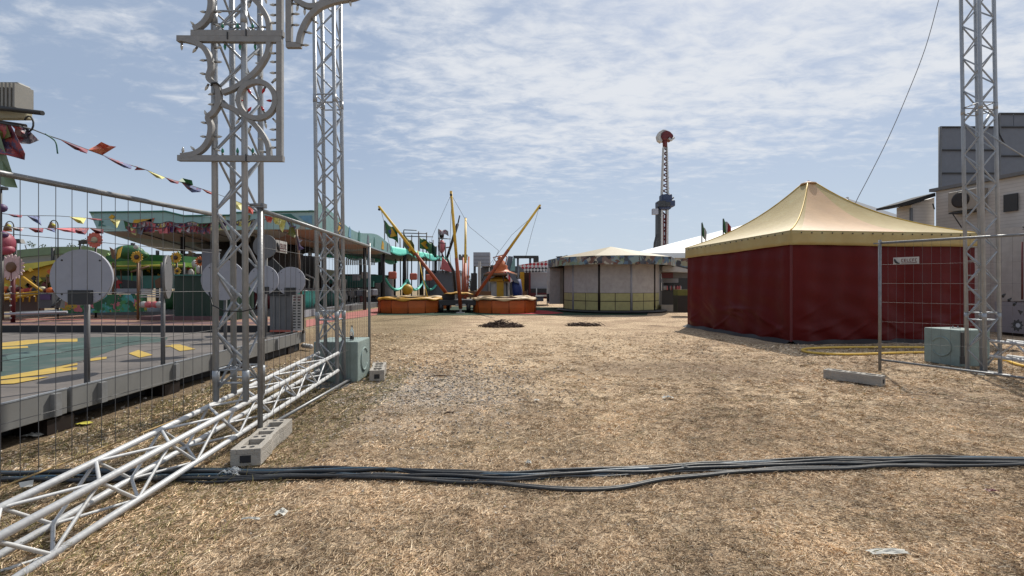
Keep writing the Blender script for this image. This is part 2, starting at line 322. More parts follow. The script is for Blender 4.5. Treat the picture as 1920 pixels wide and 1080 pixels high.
# ================================================================ SETTING
def ground_mat():
    m = bpy.data.materials.new('dry_ground'); m.use_nodes = True; nd = m.node_tree.nodes; lk = m.node_tree.links; b = nd['Principled BSDF']
    b.inputs['Roughness'].default_value = 1.0; b.inputs['Specular IOR Level'].default_value = .1
    tc = N(nd, 'ShaderNodeTexCoord')
    def noise(sc, det=5, ro=.6, st=None):
        n = N(nd, 'ShaderNodeTexNoise'); n.inputs['Scale'].default_value = sc; n.inputs['Detail'].default_value = det; n.inputs['Roughness'].default_value = ro
        if st:
            mp = N(nd, 'ShaderNodeMapping'); mp.inputs['Scale'].default_value = st; lk.new(tc.outputs['Object'], mp.inputs[0]); lk.new(mp.outputs[0], n.inputs['Vector'])
        else: lk.new(tc.outputs['Object'], n.inputs['Vector'])
        return n.outputs[0]
    def rng_(x, a, b_, c=0., d=1.):
        r = N(nd, 'ShaderNodeMapRange'); lk.new(x, r.inputs[0]); r.interpolation_type = 'SMOOTHSTEP'
        for i, v in enumerate((a, b_, c, d)): r.inputs[i + 1].default_value = v
        return r.outputs[0]
    def mixc(f, a, b_):
        mx = N(nd, 'ShaderNodeMix'); mx.data_type = 'RGBA'
        if isinstance(f, float): mx.inputs[0].default_value = f
        else: lk.new(f, mx.inputs[0])
        for i, v in ((6, a), (7, b_)):
            if isinstance(v, tuple): mx.inputs[i].default_value = (*v, 1)
            else: lk.new(v, mx.inputs[i])
        return mx.outputs[2]
    def mth(op, a, b_):
        q = N(nd, 'ShaderNodeMath', operation=op, use_clamp=True)
        for i, v in enumerate((a, b_)):
            if isinstance(v, float): q.inputs[i].default_value = v
            else: lk.new(v, q.inputs[i])
        return q.outputs[0]
    straw = (0.70, 0.53, 0.355); tan = (0.44, 0.315, 0.21); soil = (0.15, 0.105, 0.075); olive = (0.17, 0.145, 0.062); grav = (0.36, 0.315, 0.27)
    c = mixc(rng_(noise(.7, 6, .62), .38, .62), straw, tan)
    c = mixc(rng_(noise(1.5, 9, .78), .52, .64, 0, .72), c, (0.22, 0.16, 0.115))
    c = mixc(rng_(noise(.45, 4, .6), .58, .72, 0, .35), c, olive)
    c = mixc(rng_(noise(5, 8, .8, (1, 1.8, 1)), .53, .64, 0, .75), c, soil)
    c = mixc(rng_(noise(17, 6, .8), .49, .58, 0, .82), c, soil)
    c = mixc(rng_(noise(2.6, 9, .78, (1, 2.2, 1)), .54, .62, 0, .6), c, (0.62, 0.50, 0.35))
    # greener strip round the deck and truss on the left, gravelly patch by the second tower
    sep = N(nd, 'ShaderNodeSeparateXYZ'); lk.new(tc.outputs['Object'], sep.inputs[0])
    wob = mth('MULTIPLY', noise(1.2, 5, .6), 1.0)
    def add(a, b_):
        q = N(nd, 'ShaderNodeMath', operation='ADD')
        for i, v in enumerate((a, b_)):
            if isinstance(v, float): q.inputs[i].default_value = v
            else: lk.new(v, q.inputs[i])
        return q.outputs[0]
    xw = add(sep.outputs['X'], wob)
    left = rng_(xw, -3.0, -.6, 1., 0.)
    c = mixc(mth('MULTIPLY', left, .60), c, (0.125, 0.105, 0.052))
    def blob(cx, cy, rx, ry):
        mp = N(nd, 'ShaderNodeMapping'); mp.vector_type = 'POINT'; mp.inputs['Location'].default_value = (-cx / rx, -cy / ry, 0); mp.inputs['Scale'].default_value = (1 / rx, 1 / ry, 0)
        lk.new(tc.outputs['Object'], mp.inputs[0]); ln = N(nd, 'ShaderNodeVectorMath', operation='LENGTH'); lk.new(mp.outputs[0], ln.inputs[0])
        return rng_(add(ln.outputs['Value'], add(noise(1.7, 7, .7), -.5)), .25, 1.30, 1., 0.)
    g1 = blob(-1.1, 5.6, 1.5, 1.9)
    gv = N(nd, 'ShaderNodeTexVoronoi'); gv.inputs['Scale'].default_value = 38; lk.new(tc.outputs['Object'], gv.inputs['Vector'])
    gs = N(nd, 'ShaderNodeSeparateColor'); lk.new(gv.outputs['Color'], gs.inputs[0])
    gcol = mixc(gs.outputs[0], (0.17, 0.145, 0.12), (0.62, 0.56, 0.49))
    c = mixc(mth('MULTIPLY', g1, .60), c, gcol)
    c = mixc(mth('MULTIPLY', blob(.8, 11., 2.6, 7.), .35), c, (0.58, 0.45, 0.30))
    c = mixc(mth('MULTIPLY', blob(2.9, 7.4, 2.4, 1.0), .62), c, soil)
    c = mixc(mth('MULTIPLY', blob(-.3, 3.9, 1.5, .35), .45), c, (0.20, 0.16, 0.10))
    c = mixc(mth('MULTIPLY', blob(6.3, 4.6, 2.6, 1.5), .55), c, (0.22, 0.165, 0.125))
    c = mixc(mth('MULTIPLY', blob(-4.6, 6.8, 1.9, 9.), .5), c, soil)
    # fine straw litter: bright and dark flecks in crossing directions
    f1 = rng_(noise(60, 3, .6, (1, 3.2, 1)), .60, .70, 0, .75); f2 = rng_(noise(75, 3, .6, (3.0, 1, 1)), .60, .70, 0, .7)
    c = mixc(f1, c, (0.62, 0.46, 0.27)); c = mixc(f2, c, (0.56, 0.42, 0.26))
    c = mixc(rng_(noise(48, 5, .8), .50, .60, 0, .88), c, (0.10, 0.07, 0.05))
    c = mixc(rng_(noise(26, 2, .5), .70, .74, 0, .9), c, (0.66, 0.58, 0.46))
    lk.new(c, b.inputs['Base Color'])
    h = add(mth('MULTIPLY', noise(55, 5, .7), 1.0), mth('MULTIPLY', noise(9, 4, .6), 1.0))
    bp = N(nd, 'ShaderNodeBump'); bp.inputs['Strength'].default_value = .9; bp.inputs['Distance'].default_value = .03; lk.new(h, bp.inputs['Height']); lk.new(bp.outputs[0], b.inputs['Normal'])
    return m
M['ground'] = ground_mat()
g = MB(); S = 900
g.grid(lambda u, v: ((u - .5) * 2 * S, -60 + v * (S + 60), 0.0), 24, 24, False)
g.build('ground', 'ground', kind='structure')

def flat_poly(pts, z, m, name, parent=None, **k):
    """thin sheet with 3 mm thickness"""
    b = MB(); b.prism([(p[0], p[1], z) for p in pts], (0, 0, .004)); return b.build(name, m, parent, **k)
def rp(pts, z=0.0): return [G(a, b, z)[:2] for a, b in pts]
# carpets under the rides
flat_poly([(-6.9, 22.0), (6.4, 22.0), (8.9, 30), (-6.9, 33)], .004, 'carpet_green', 'lawn_mat', label='dark green matting spread under the trampolines and the round kiosk', cat='matting', loc=(0, 26, 0))
flat_poly([(-.6, 22.9), (1.9, 23.0), (2.7, 24.0), (1.9, 26.6), (-.4, 27)], .0085, 'carpet_red', 'red_carpet', label='bright red carpet on the ground between the right trampoline and the round kiosk', cat='carpet', loc=(1, 25, 0))
flat_poly([tuple(G(a_, b_).to_2d()) for a_, b_ in ((574, 614), (640, 600), (706, 591), (716, 577), (650, 587), (574, 601))], .0125, 'carpet_pink', 'pink_carpet', label='faded pink carpet on the ground left of the yellow-rimmed trampoline', cat='carpet', loc=(-7, 22, 0))

# grass / straw litter: uncountable
def blades(n, y0, y1, lmin, lmax, wmin, wmax, emax, name, label, m, region=None, wscale=True, seed=3, kind='stuff', cat='grass', power=1.0, tuft=0):
    r = np.random.default_rng(seed)
    if tuft:
        nc = n // tuft; cy = y0 + (y1 - y0) * r.random(nc) ** power; cx = (r.random(nc) * 2 - 1) * (cy * 1.14 + .3)
        sp = (.010 + .030 * r.random(nc)) * np.maximum(1, cy / 4); Y = np.repeat(cy, tuft) + r.normal(size=nc * tuft) * np.repeat(sp, tuft); X = np.repeat(cx, tuft) + r.normal(size=nc * tuft) * np.repeat(sp, tuft) * 1.2; n = nc * tuft
    else:
        Y = y0 + (y1 - y0) * r.random(n) ** power; X = (r.random(n) * 2 - 1) * (Y * 1.14 + .3)
    keep = np.ones(n, bool)
    keep &= r.random(n) < np.clip((y1 - Y) / (y1 - 5.0), 0, 1) ** 1.2
    keep &= ~(X < -3.95)                                   # deck
    keep &= ~((X > 5.7) & (Y > 10.6))                      # red tent
    if region is not None: keep &= region(X, Y, r)
    X = X[keep]; Y = Y[keep]; n = len(X)
    sc = np.maximum(1.0, Y / 3.2) if wscale else np.ones(n)
    L = (lmin + (lmax - lmin) * r.random(n) ** 2) * np.minimum(sc, 1.7); W = (wmin + (wmax - wmin) * r.random(n)) * sc
    az = r.random(n) * 2 * np.pi; el = (r.random(n) ** 2) * emax
    dx = np.cos(az) * np.cos(el); dy = np.sin(az) * np.cos(el); dz = np.sin(el)
    sx = -np.sin(az); sy = np.cos(az); bend = (r.random(n) - .5) * 1.5
    z0 = .002 + r.random(n) * .010
    v = np.zeros((n, 6, 3), np.float32)
    for i, (t, w) in enumerate(((0, 1.0), (.5, .9), (1., .35))):
        cx = X + dx * L * t + sx * bend * L * t * t; cy = Y + dy * L * t + sy * bend * L * t * t; cz = z0 + dz * L * t * (1.25 - .35 * t)
        for k, s_ in enumerate((-1, 1)):
            v[:, i * 2 + k, 0] = cx + sx * W * w * .5 * s_; v[:, i * 2 + k, 1] = cy + sy * W * w * .5 * s_; v[:, i * 2 + k, 2] = cz + (W * .35 * s_)
    v[:, :, 2] = np.maximum(v[:, :, 2], .0015)
    base = (np.arange(n) * 6)[:, None]
    f = np.concatenate([base + np.array([[0, 1, 3, 2]]), base + np.array([[2, 3, 5, 4]])], 1).reshape(-1, 4)
    me = bpy.data.meshes.new(name); me.vertices.add(n * 6); me.vertices.foreach_set('co', v.ravel())
    me.loops.add(f.size); me.loops.foreach_set('vertex_index', f.ravel().astype(np.int32)); me.polygons.add(len(f))
    me.polygons.foreach_set('loop_start', np.arange(0, f.size, 4, dtype=np.int32)); me.polygons.foreach_set('loop_total', np.full(len(f), 4, np.int32))
    me.update(calc_edges=True); me.materials.append(m); o = bpy.data.objects.new(name, me); COL.objects.link(o); return tag(o, label, cat, None, kind)
def island_mat(name, cols, rough=.8, patch=0):
    m = bpy.data.materials.new(name); m.use_nodes = True; nd = m.node_tree.nodes; lk = m.node_tree.links; b = nd['Principled BSDF']; b.inputs['Roughness'].default_value = rough; b.inputs['Specular IOR Level'].default_value = .2
    ge = N(nd, 'ShaderNodeNewGeometry'); cr = N(nd, 'ShaderNodeValToRGB'); els = cr.color_ramp.elements
    while len(els) < len(cols): els.new(.5)
    for i, c in enumerate(cols): els[i].position = i / (len(cols) - 1); els[i].color = (*c, 1)
    lk.new(ge.outputs['Random Per Island'], cr.inputs[0]); 
    if patch:
        tc = N(nd, 'ShaderNodeTexCoord'); n1 = N(nd, 'ShaderNodeTexNoise'); n1.inputs['Scale'].default_value = 1.6; n1.inputs['Detail'].default_value = 9; n1.inputs['Roughness'].default_value = .8; lk.new(tc.outputs['Object'], n1.inputs['Vector'])
        mr = N(nd, 'ShaderNodeMapRange'); lk.new(n1.outputs[0], mr.inputs[0]); mr.inputs[1].default_value = .42; mr.inputs[2].default_value = .58; mr.inputs[3].default_value = 1 + patch * .4; mr.inputs[4].default_value = 1 - patch
        n4 = N(nd, 'ShaderNodeTexNoise'); n4.inputs['Scale'].default_value = .55; n4.inputs['Detail'].default_value = 5; n4.inputs['Roughness'].default_value = .65; lk.new(tc.outputs['Object'], n4.inputs['Vector'])
        m4 = N(nd, 'ShaderNodeMapRange'); lk.new(n4.outputs[0], m4.inputs[0]); m4.inputs[1].default_value = .38; m4.inputs[2].default_value = .60; m4.inputs[3].default_value = 1.22; m4.inputs[4].default_value = .78
        mm = N(nd, 'ShaderNodeMath', operation='MULTIPLY'); lk.new(mr.outputs[0], mm.inputs[0]); lk.new(m4.outputs[0], mm.inputs[1])
        vm = N(nd, 'ShaderNodeVectorMath', operation='SCALE'); lk.new(cr.outputs[0], vm.inputs[0]); lk.new(mm.outputs[0], vm.inputs['Scale']); lk.new(vm.outputs[0], b.inputs['Base Color'])
    else: lk.new(cr.outputs[0], b.inputs['Base Color'])
    return m
straw_m = island_mat('straw', [(.06, .040, .028), (.38, .26, .155), (.63, .455, .285), (.80, .61, .40), (.88, .73, .53), (.55, .39, .245), (.16, .108, .07)], patch=.42)
olive_m = island_mat('olive_grass', [(.05, .048, .018), (.11, .10, .035), (.19, .165, .06), (.30, .25, .11)])
blades(270000, 1.7, 15.0, .014, .052, .0016, .0034, .50, 'straw_litter', 'short dry straw and clippings lying thickly over the bare ground', straw_m, power=1.25, tuft=14,
       region=lambda X, Y, r: ~(r.random(len(X)) < .85 * np.exp(-(((X + 1.1) / 1.25) ** 2 + ((Y - 5.6) / 1.5) ** 2) * (.8 + .5 * np.sin(X * 7) * np.sin(Y * 5)))) & ~((((X - 2.9) / 1.9) ** 2 + ((Y - 7.4) / .8) ** 2 < 1) & (r.random(len(X)) < .6)) & ~((((X - 6.3) / 2.2) ** 2 + ((Y - 4.6) / 1.2) ** 2 < 1) & (r.random(len(X)) < .5)))
blades(170000, 1.65, 5.2, .014, .042, .0014, .0028, .55, 'straw_litter', 'curled bright dry straw clippings covering the nearest ground', straw_m, power=1.1, tuft=9, seed=17, wscale=False)
blades(1500, 1.7, 8.0, .09, .24, .0018, .0034, .10, 'straw_stalk', 'long pale straw stalks scattered singly over the ground', straw_m, seed=5)
blades(90000, 1.6, 8.5, .03, .085, .0016, .0030, 1.15, 'olive_grass', 'half dry olive green grass growing between the deck and the fence', olive_m, seed=8,
       region=lambda X, Y, r: ((X < -1.5) | (r.random(len(X)) < .06)) & ((X > -4.4)))
stone_m = island_mat('stone_chip', [(.08, .07, .06), (.22, .19, .165), (.36, .32, .28), (.56, .51, .45), (.30, .25, .20)], .9)
def stones(n, fn, smin, smax, name, label, seed=4):
    r = np.random.default_rng(seed); b = MB()
    for i in range(n):
        x, y = fn(r); s_ = (smin + (smax - smin) * r.random() ** 2) * max(1, y / 5)
        a = r.random() * 6.28; n_ = 5; pts = []
        for k in range(n_):
            q = a + k * 6.283 / n_; rr = s_ * (.7 + .5 * r.random()); pts.append((x + rr * math.cos(q), y + rr * math.sin(q), .001))
        top = [(x + (p[0] - x) * .6, y + (p[1] - y) * .6, s_ * (.5 + .4 * r.random())) for p in pts]
        b.add(pts + top, [tuple(range(n_, 2 * n_))] + [(k, (k + 1) % n_, (k + 1) % n_ + n_, k + n_) for k in range(n_)])
    b.build(name, stone_m, label=label, cat='gravel', kind='stuff')
stones(5200, lambda r: (-1.1 + r.normal() * .85, 5.7 + r.normal() * 1.1), .005, .017, 'gravel', 'loose grey stone chips scattered beside the second truss tower')
stones(2200, lambda r: (lambda y: ((r.random() * 2 - 1) * y * 1.1, y))(2 + 9 * r.random()), .003, .011, 'gravel', 'small stones and crumbs of soil scattered thinly over the straw', 6)
stones(1500, lambda r: (-3.5 + r.normal() * .3, 3.0 + 5 * r.random()), .006, .02, 'gravel', 'stones lying in the grass strip along the edge of the deck', 9)

# ================================================================ TRUSSES
CH = .0245; BR = .0105; TS = .25
def truss(name, label, A, B, up, side, first=.1, pitch=.25, joints=(), group=None, s=TS, cat='truss', ch=CH, br=BR, hgt=None, rot=None, mt='truss'):
    """box truss from A to B (lower/near-left chord), chords offset by side*s and up*h"""
    A = Vector(A); B = Vector(B); up = Vector(up).normalized() * (hgt or s); side = Vector(side).normalized() * s
    t = thing(name, label, cat, A, group)
    L = (B - A).length; d = (B - A) / L
    offs = [Vector((0, 0, 0)), side, side + up, up]
    for o in offs: MB().tube([A + o, B + o], ch, 14).build('chord', mt, t)
    n = int((L - first) / pitch)
    for f in range(4):
        o0, o1 = offs[f], offs[(f + 1) % 4]; pts = []
        for i in range(n + 1):
            o = o0 if (i + (f % 2)) % 2 == 0 else o1
            pts.append(A + d * (first + i * pitch) + o)
        b = MB()
        q = []
        for i in range(len(pts) - 1):          # bent rod with small rounding at the nodes
            a, c = pts[i], pts[i + 1]; q += [a.lerp(c, .05), a.lerp(c, .95)]
        b.tube(q, br, 8); b.build('lacing', mt, t)
    for j in joints:
        for dz in (-.055, .055):
            b = MB(); b.tube([A + d * (j + dz) + o for o in offs], br * .9, 8, closed=True); b.build('end_ring', mt, t)
        for o in offs:
            MB().tube([A + d * (j - .05) + o, A + d * (j + .05) + o], ch * 1.12, 12).build('coupler', mt, t)
    if rot: t.rotation_euler = rot
    return t
# standing tower 1 (front left), tower 2 (behind), tower 3 (right)
T1 = truss('truss_tower', 'nearest aluminium truss tower, carrying the scrolled light frames', (-2.475, 3.88, .36), (-2.475, 3.88, 5.4), (0, 1, 0), (1, 0, 0), first=.08, joints=(.20, 3.2), group='aluminium truss towers of the gate', rot=(0, R(-.3), 0))
T2 = truss('truss_tower', 'truss tower at the far end of the low truss, by the left teal block', (-2.515, 6.02, .01), (-2.515, 6.02, 6.2), (0, 1, 0), (1, 0, 0), first=.1, joints=(.93, 3.75), group='aluminium truss towers of the gate', rot=(0, R(-.6), 0))
dl = R(5.7)
T3 = truss('truss_tower', 'aluminium truss tower at the right behind the fence, in front of the pale building', (7.08, 6.94, .01), (7.08, 6.94, 7.2), (-math.sin(dl), math.cos(dl), 0), (math.cos(dl), math.sin(dl), 0), first=.1, joints=(.86, 4.02), group='aluminium truss towers of the gate', rot=(0, R(-1.0), 0))
def tz(Y): return .34 + .057 * (Y - 3.9)
TL = truss('ground_truss', 'long white aluminium truss lying on the ground from the lower left corner', (-2.44, .75, tz(.75) - .225), (-2.50, 6.0, tz(6.0) - .225), (0, 0, 1), (1, 0, 0), first=.18, pitch=.26, hgt=.225, group='low trusses on the ground', br=.0095, ch=.0205, mt='truss_white')
TR = truss('ground_truss', 'short visible stretch of low truss at the right edge, joined to the right tower', (7.14, 3.2, .28), (7.10, 6.88, .29), (0, 0, 1), (1, 0, 0), first=.1, hgt=.225, group='low trusses on the ground', mt='truss_white')
for (x, y) in ((-2.39, 6.145), (7.19, 7.07)):
    pass
for T, (x, y) in ((T2, (-2.39, 6.145)), (T3, (7.18, 7.07))):
    b = MB(); b.box((x, y, .009), (.42, .42, .012)); b.build('base_plate', 'galv', T)
# guy strut on right tower
b = MB(); b.tube([P(1850, 238, 7.05), P(1868, 210, 7.15)], .02, 8); b.build('strut', 'truss', T3)
b = MB(); b.tube([P(1840, 242, 7.0), P(1890, 275, 6.9), P(1960, 318, 6.8)], .010, 8)
b.build('guy_rod', 'truss', loc=P(1840, 242, 7.0), label='thin bright guy rod running down to the right from the right tower', cat='guy rod')
b = MB(); b.tube([P(1872, 215, 7.3), P(1873, 250, 7.3), P(1884, 272, 7.2)], .012, 6); b.build('dangling_strap', 'black', loc=P(1872, 215, 7.3), label='black strap dangling from the right tower in front of the dark panels', cat='strap')
# black cable looped round tower 1
b = MB(); b.tube([P(392, 548, 3.84), P(398, 572, 3.82), P(420, 583, 3.82), P(455, 584, 3.82), P(478, 578, 3.83), P(484, 560, 4.0)], .0055, 6)
b.build('loose_cable', 'black', loc=P(392, 548, 3.84), label='thin black cable looped across the nearest tower at knee height of the sign', cat='cable')

# ---- scrolled light frames (crop coordinates: px = 320 + x/3.376, y = y/3.376)
K = 3.376
def C(cx, cy, Y0=3.80): 
    px, py = 320 + cx / K, cy / K; return ((px - 960) / F * Y0, H + (HOR - py) / F * Y0)
def arcp(cx, cy, r, a0, a1, n=14, ry=None): return [(cx + r * math.cos(R(a0 + (a1 - a0) * i / n)), cy + (ry or r) * math.sin(R(a0 + (a1 - a0) * i / n))) for i in range(n + 1)]
def spline(pts, n=6):
    out = []; q = [pts[0]] + list(pts) + [pts[-1]]
    for i in range(1, len(q) - 2):
        for k in range(n):
            t = k / n; p0, p1, p2, p3 = q[i - 1], q[i], q[i + 1], q[i + 2]
            out.append(tuple(.5 * ((2 * p1[j]) + (-p0[j] + p2[j]) * t + (2 * p0[j] - 5 * p1[j] + 4 * p2[j] - p3[j]) * t * t + (-p0[j] + 3 * p1[j] - 3 * p2[j] + p3[j]) * t ** 3) for j in range(len(p1))))
    out.append(tuple(pts[-1])); return out
PXM = 3.80 / F / K                 # metres per crop px at the frame plane
bulb_mesh = {}
def make_bulb(kind):
    b = MB(); b.lathe([(.0085, 0), (.0085, .020)], (0, 0, 0), 8); h = b
    b2 = MB(); b2.lathe([(.0075, .020), (.0110, .030), (.0100, .042), (.0052, .057), (.0004, .066)], (0, 0, 0), 10)
    me = {}
    for nm, bb, mt in (('bulb_holder', h, 'lightbulb_holder'), ('bulb', b2, kind)):
        m_ = bpy.data.meshes.new(nm); m_.from_pydata(bb.v, [], bb.f); m_.polygons.foreach_set('use_smooth', bb.sm); m_.materials.append(M[mt]); me[nm] = m_
    bulb_mesh[kind] = me
for k in ('mask_clear', 'bulb_red', 'bulb_green'): make_bulb(k)
def put_bulb(parent, cx, cy, ang, kind='mask_clear', y=3.80):
    """ang: direction the bulb points, degrees, in image sense (0 right, 90 up)"""
    x, z = C(cx, cy); loc = Vector((x, y + .018, z)) - ORG[parent.name]
    rot = Vector((0, 0, 1)).rotation_difference(Vector((math.cos(R(ang)), 0, math.sin(R(ang))))).to_euler()
    h = bpy.data.objects.new('bulb', bulb_mesh[kind]['bulb']); COL.objects.link(h); h.parent = parent; h.location = loc; h.rotation_euler = rot
    h2 = bpy.data.objects.new('bulb_holder', bulb_mesh[kind]['bulb_holder']); COL.objects.link(h2); h2.parent = h
    return h
W1 = 36 * PXM; D1 = .038
LS = [(60, 985), (140, 972), (200, 935), (238, 875), (249, 800), (232, 742), (262, 712), (290, 670), (298, 640), (298, 580)]
def frame_a(label, dy, xl, upper=False):
    t = thing('light_frame', label, 'light frame', (C(400, 615 + dy)[0], 3.80, C(400, 615 + dy)[1]), 'scrolled light frames')
    b = MB(); y = 3.80
    def rb(pts, w=W1, dd=0.0): b.ribbon([(p[0], p[1] + dy) for p in pts], w, D1, y + dd, C)
    rb([(xl, 998), (708, 1002)]); rb([(684, 985), (684, 265)], W1 * .98, .0015)
    low = spline(LS)
    if upper: low = [p for p in low if p[0] > 135 or p[1] < 960]
    rb(low, W1 * .9, -.0015)
    rb(spline([(298, 590), (296, 560), (275, 530), (236, 490), (249, 430), (240, 360), (205, 300), (145, 262), (60, 240)]), W1 * .9, -.0022)
    big = spline([(320, 658), (400, 690), (480, 745), (555, 820), (605, 905), (618, 985)])
    rb(big, W1 * .8, .0022)
    rb([(p[0], 1240 - p[1]) for p in big], W1 * .8, .0022)
    rb([(xl - 5 if not upper else xl, 240), (700, 246)], W1, .0008)
    b.build('frame_bars', 'frame', t)
    c = MB(); c.ribbon([(p[0], p[1] + dy) for p in arcp(543, 630, 116, 0, 360, 40)], W1 * .85, D1, y - .004, C); c.build('ring', 'frame', t)
    for i, (bx, by) in enumerate(((498, 570), (575, 565), (452, 630), (610, 632), (498, 690), (572, 690))):
        an = math.degrees(math.atan2(-(630 - by), 543 - bx)); put_bulb(t, 543 + (bx - 543) * 1.55, 630 + (by - 630) * 1.35 + dy, an, 'bulb_red')
    for bx in (320, 415, 512): put_bulb(t, bx, 980 + dy, 90, 'bulb_green'); put_bulb(t, bx + 15, 262 + dy, -90, 'bulb_green')
    for by in (385, 455, 815, 880, 330, 930): put_bulb(t, 668, by + dy, 180)
    for bx, by, a in ((68, 975, 90), (150, 955, 135), (225, 862, 175), (228, 776, 170), (222, 738, 110), (275, 655, 180), (275, 585, 190), (232, 525, -120), (222, 465, 170), (222, 375, 180), (160, 290, -130), (60, 262, -90),
                      (640, 745, -45), (590, 760, -80), (632, 520, 45), (560, 500, 80), (440, 545, 60), (430, 740, -120), (500, 480, 140), (500, 790, -110), (575, 400, 170), (560, 340, 170), (590, 880, 170), (600, 960, 170), (268, 298, 10), (268, 385, 0), (268, 860, 0), (262, 935, -20)):
        if upper and (bx < 130 and by > 960): continue
        put_bulb(t, bx, by + dy, a)
    for cxx, cyy in ((360, 225), (478, 998)):
        q = MB(); x, z = C(cxx, cyy + dy); q.box((x, y + D1 / 2, z), (.008, D1 + .012, W1 + .012)); q.build('cable_tie', 'black', t)
    return t
FA = frame_a('lower scrolled grey light frame with red bulbs, on the nearest tower', 0, 40)
FB = frame_a('upper scrolled grey light frame on the nearest tower, cut off by the picture top', -793, 125, True)
def frame_c():
    t = thing('light_frame', 'narrow grey light frame with two curved arms beside the upper frame, near the second tower', 'light frame', (C(744, 130)[0], 3.80, C(744, 130)[1]), 'scrolled light frames')
    b = MB(); y = 3.80
    b.ribbon([(744, -700), (744, 262)], W1, D1, y, C); b.ribbon([(727, 280), (820, 280)], W1 * .9, D1, y + .0015, C)
    b.ribbon(spline([(806, 272), (822, 200), (868, 110), (940, 40), (1040, 0), (1180, -30), (1300, -110), (1340, -240), (1340, -700)]), W1 * .9, D1, y - .0015, C)
    b.ribbon(spline([(760, -40), (800, 0), (870, 32), (940, 20), (1000, -20), (1040, -110), (1010, -220), (900, -260), (760, -270)]), W1 * .85, D1, y + .0022, C)
    b.build('frame_bars', 'frame', t)
    for by in (80, 150, 15, -60): put_bulb(t, 762, by, 0)
    for bx, by, a in ((822, 278, 0), (845, 195, -10), (890, 115, -35), (842, 40, -90), (800, 15, -100), (1128, -15, -80)): put_bulb(t, bx, by, a)
    return t
frame_c()
b = MB(); b.tube([(C(260, 540)[0], 3.79, C(260, 548)[1]), (C(270, 520)[0], 3.785, C(275, 532)[1]), (C(300, 530)[0], 3.785, C(300, 530)[1]), (C(320, 550)[0], 3.79, C(320, 552)[1])], .008, 8)
b.build('cable_end', 'black', loc=(C(290, 535)[0], 3.79, C(290, 535)[1]), label='short black cable end strapped round the left side of the lower light frame', cat='cable')

# ================================================================ FENCES
def line_pts(A, B, n): return [A.lerp(B, i / (n - 1)) for i in range(n)]
def fence(name_label, A, B, zt, zb, rows, vgap, post_r=.021, rail_r=.019, wr=.0018, group='temporary mesh fence panels', posts=(True, True), bot=None, wm='wire', ztB=None, bm='galv', foot_end=False):
    A = Vector(A); B = Vector(B); t = thing('mesh_fence', name_label, 'fence', (A.x, A.y, 0), group)
    ztB = ztB or zt; zbB = bot or zb
    L = (B - A).length; u = (B - A) / L
    for k, (p, z1, z0) in enumerate(((A, zt, 0.02), (B, ztB, 0.02))):
        if posts[k]: MB().tube([(p.x, p.y, z0), (p.x, p.y, z1 + .05)], post_r, 14).build('post', 'galv', t)
    MB().tube([(A.x, A.y, zt), (B.x, B.y, ztB)], rail_r, 12).build('top_rail', 'galv', t)
    MB().tube([(A.x, A.y, zb), (B.x, B.y, zbB)], rail_r * (.9 if bm == 'galv' else .3), 10).build('bottom_rail', bm, t)
    b = MB(); n = int(L / vgap)
    for i in range(1, n):
        q = A + u * (i * vgap); s = i * vgap / L; b.tube([(q.x, q.y, zb + (zbB - zb) * s), (q.x, q.y, zt + (ztB - zt) * s)], wr, 5, caps=False)
    for z in rows:
        b.tube([(A.x, A.y, z[0]), (B.x, B.y, z[1])], wr * 1.1, 5, caps=False)
    b.build('wire_mesh', wm, t)
    return t
# panel along the gate (right side of the low truss)
F2 = fence('mesh fence panel running beside the low truss between two concrete feet', (-2.10, 3.87, 0), (-2.26, 7.35, 0), 1.95, .11,
           [(1.64, 1.66), (1.27, 1.27), (.88, .86), (.49, .45)], .118, ztB=1.96, bot=.03, wr=.0017)
b = MB(); b.box((-2.10, 3.87, 1.985), (.085, .055, .035)); b.tube([(-2.17, 3.85, 1.99), (-2.08, 3.85, 1.99)], .012, 8); b.build('clamp', 'galv', F2)
F1 = fence('mesh fence panel at the left in front of the painted deck', (-3.30, .95, 0), (-2.70, 4.30, 0), 1.97, .02,
           [(1.62, 1.62), (1.26, 1.27), (.82, .92), (.44, .56)], .094, posts=(True, False), bot=.24, bm='rope', wr=.0020)
F3 = fence('mesh fence panel on the right in front of the dark red tent', (5.70, 7.19, 0), (7.95, 4.50, 0), 1.995, .19,
           [(1.66, 1.62), (1.37, 1.34), (1.08, 1.06), (.78, .80), (.47, .52)], .10, bot=.05, wr=.0013)
b = MB(); b.box((5.655, 7.19, 1.99), (.09, .03, .02)); b.build('clamp', 'galv', F3)
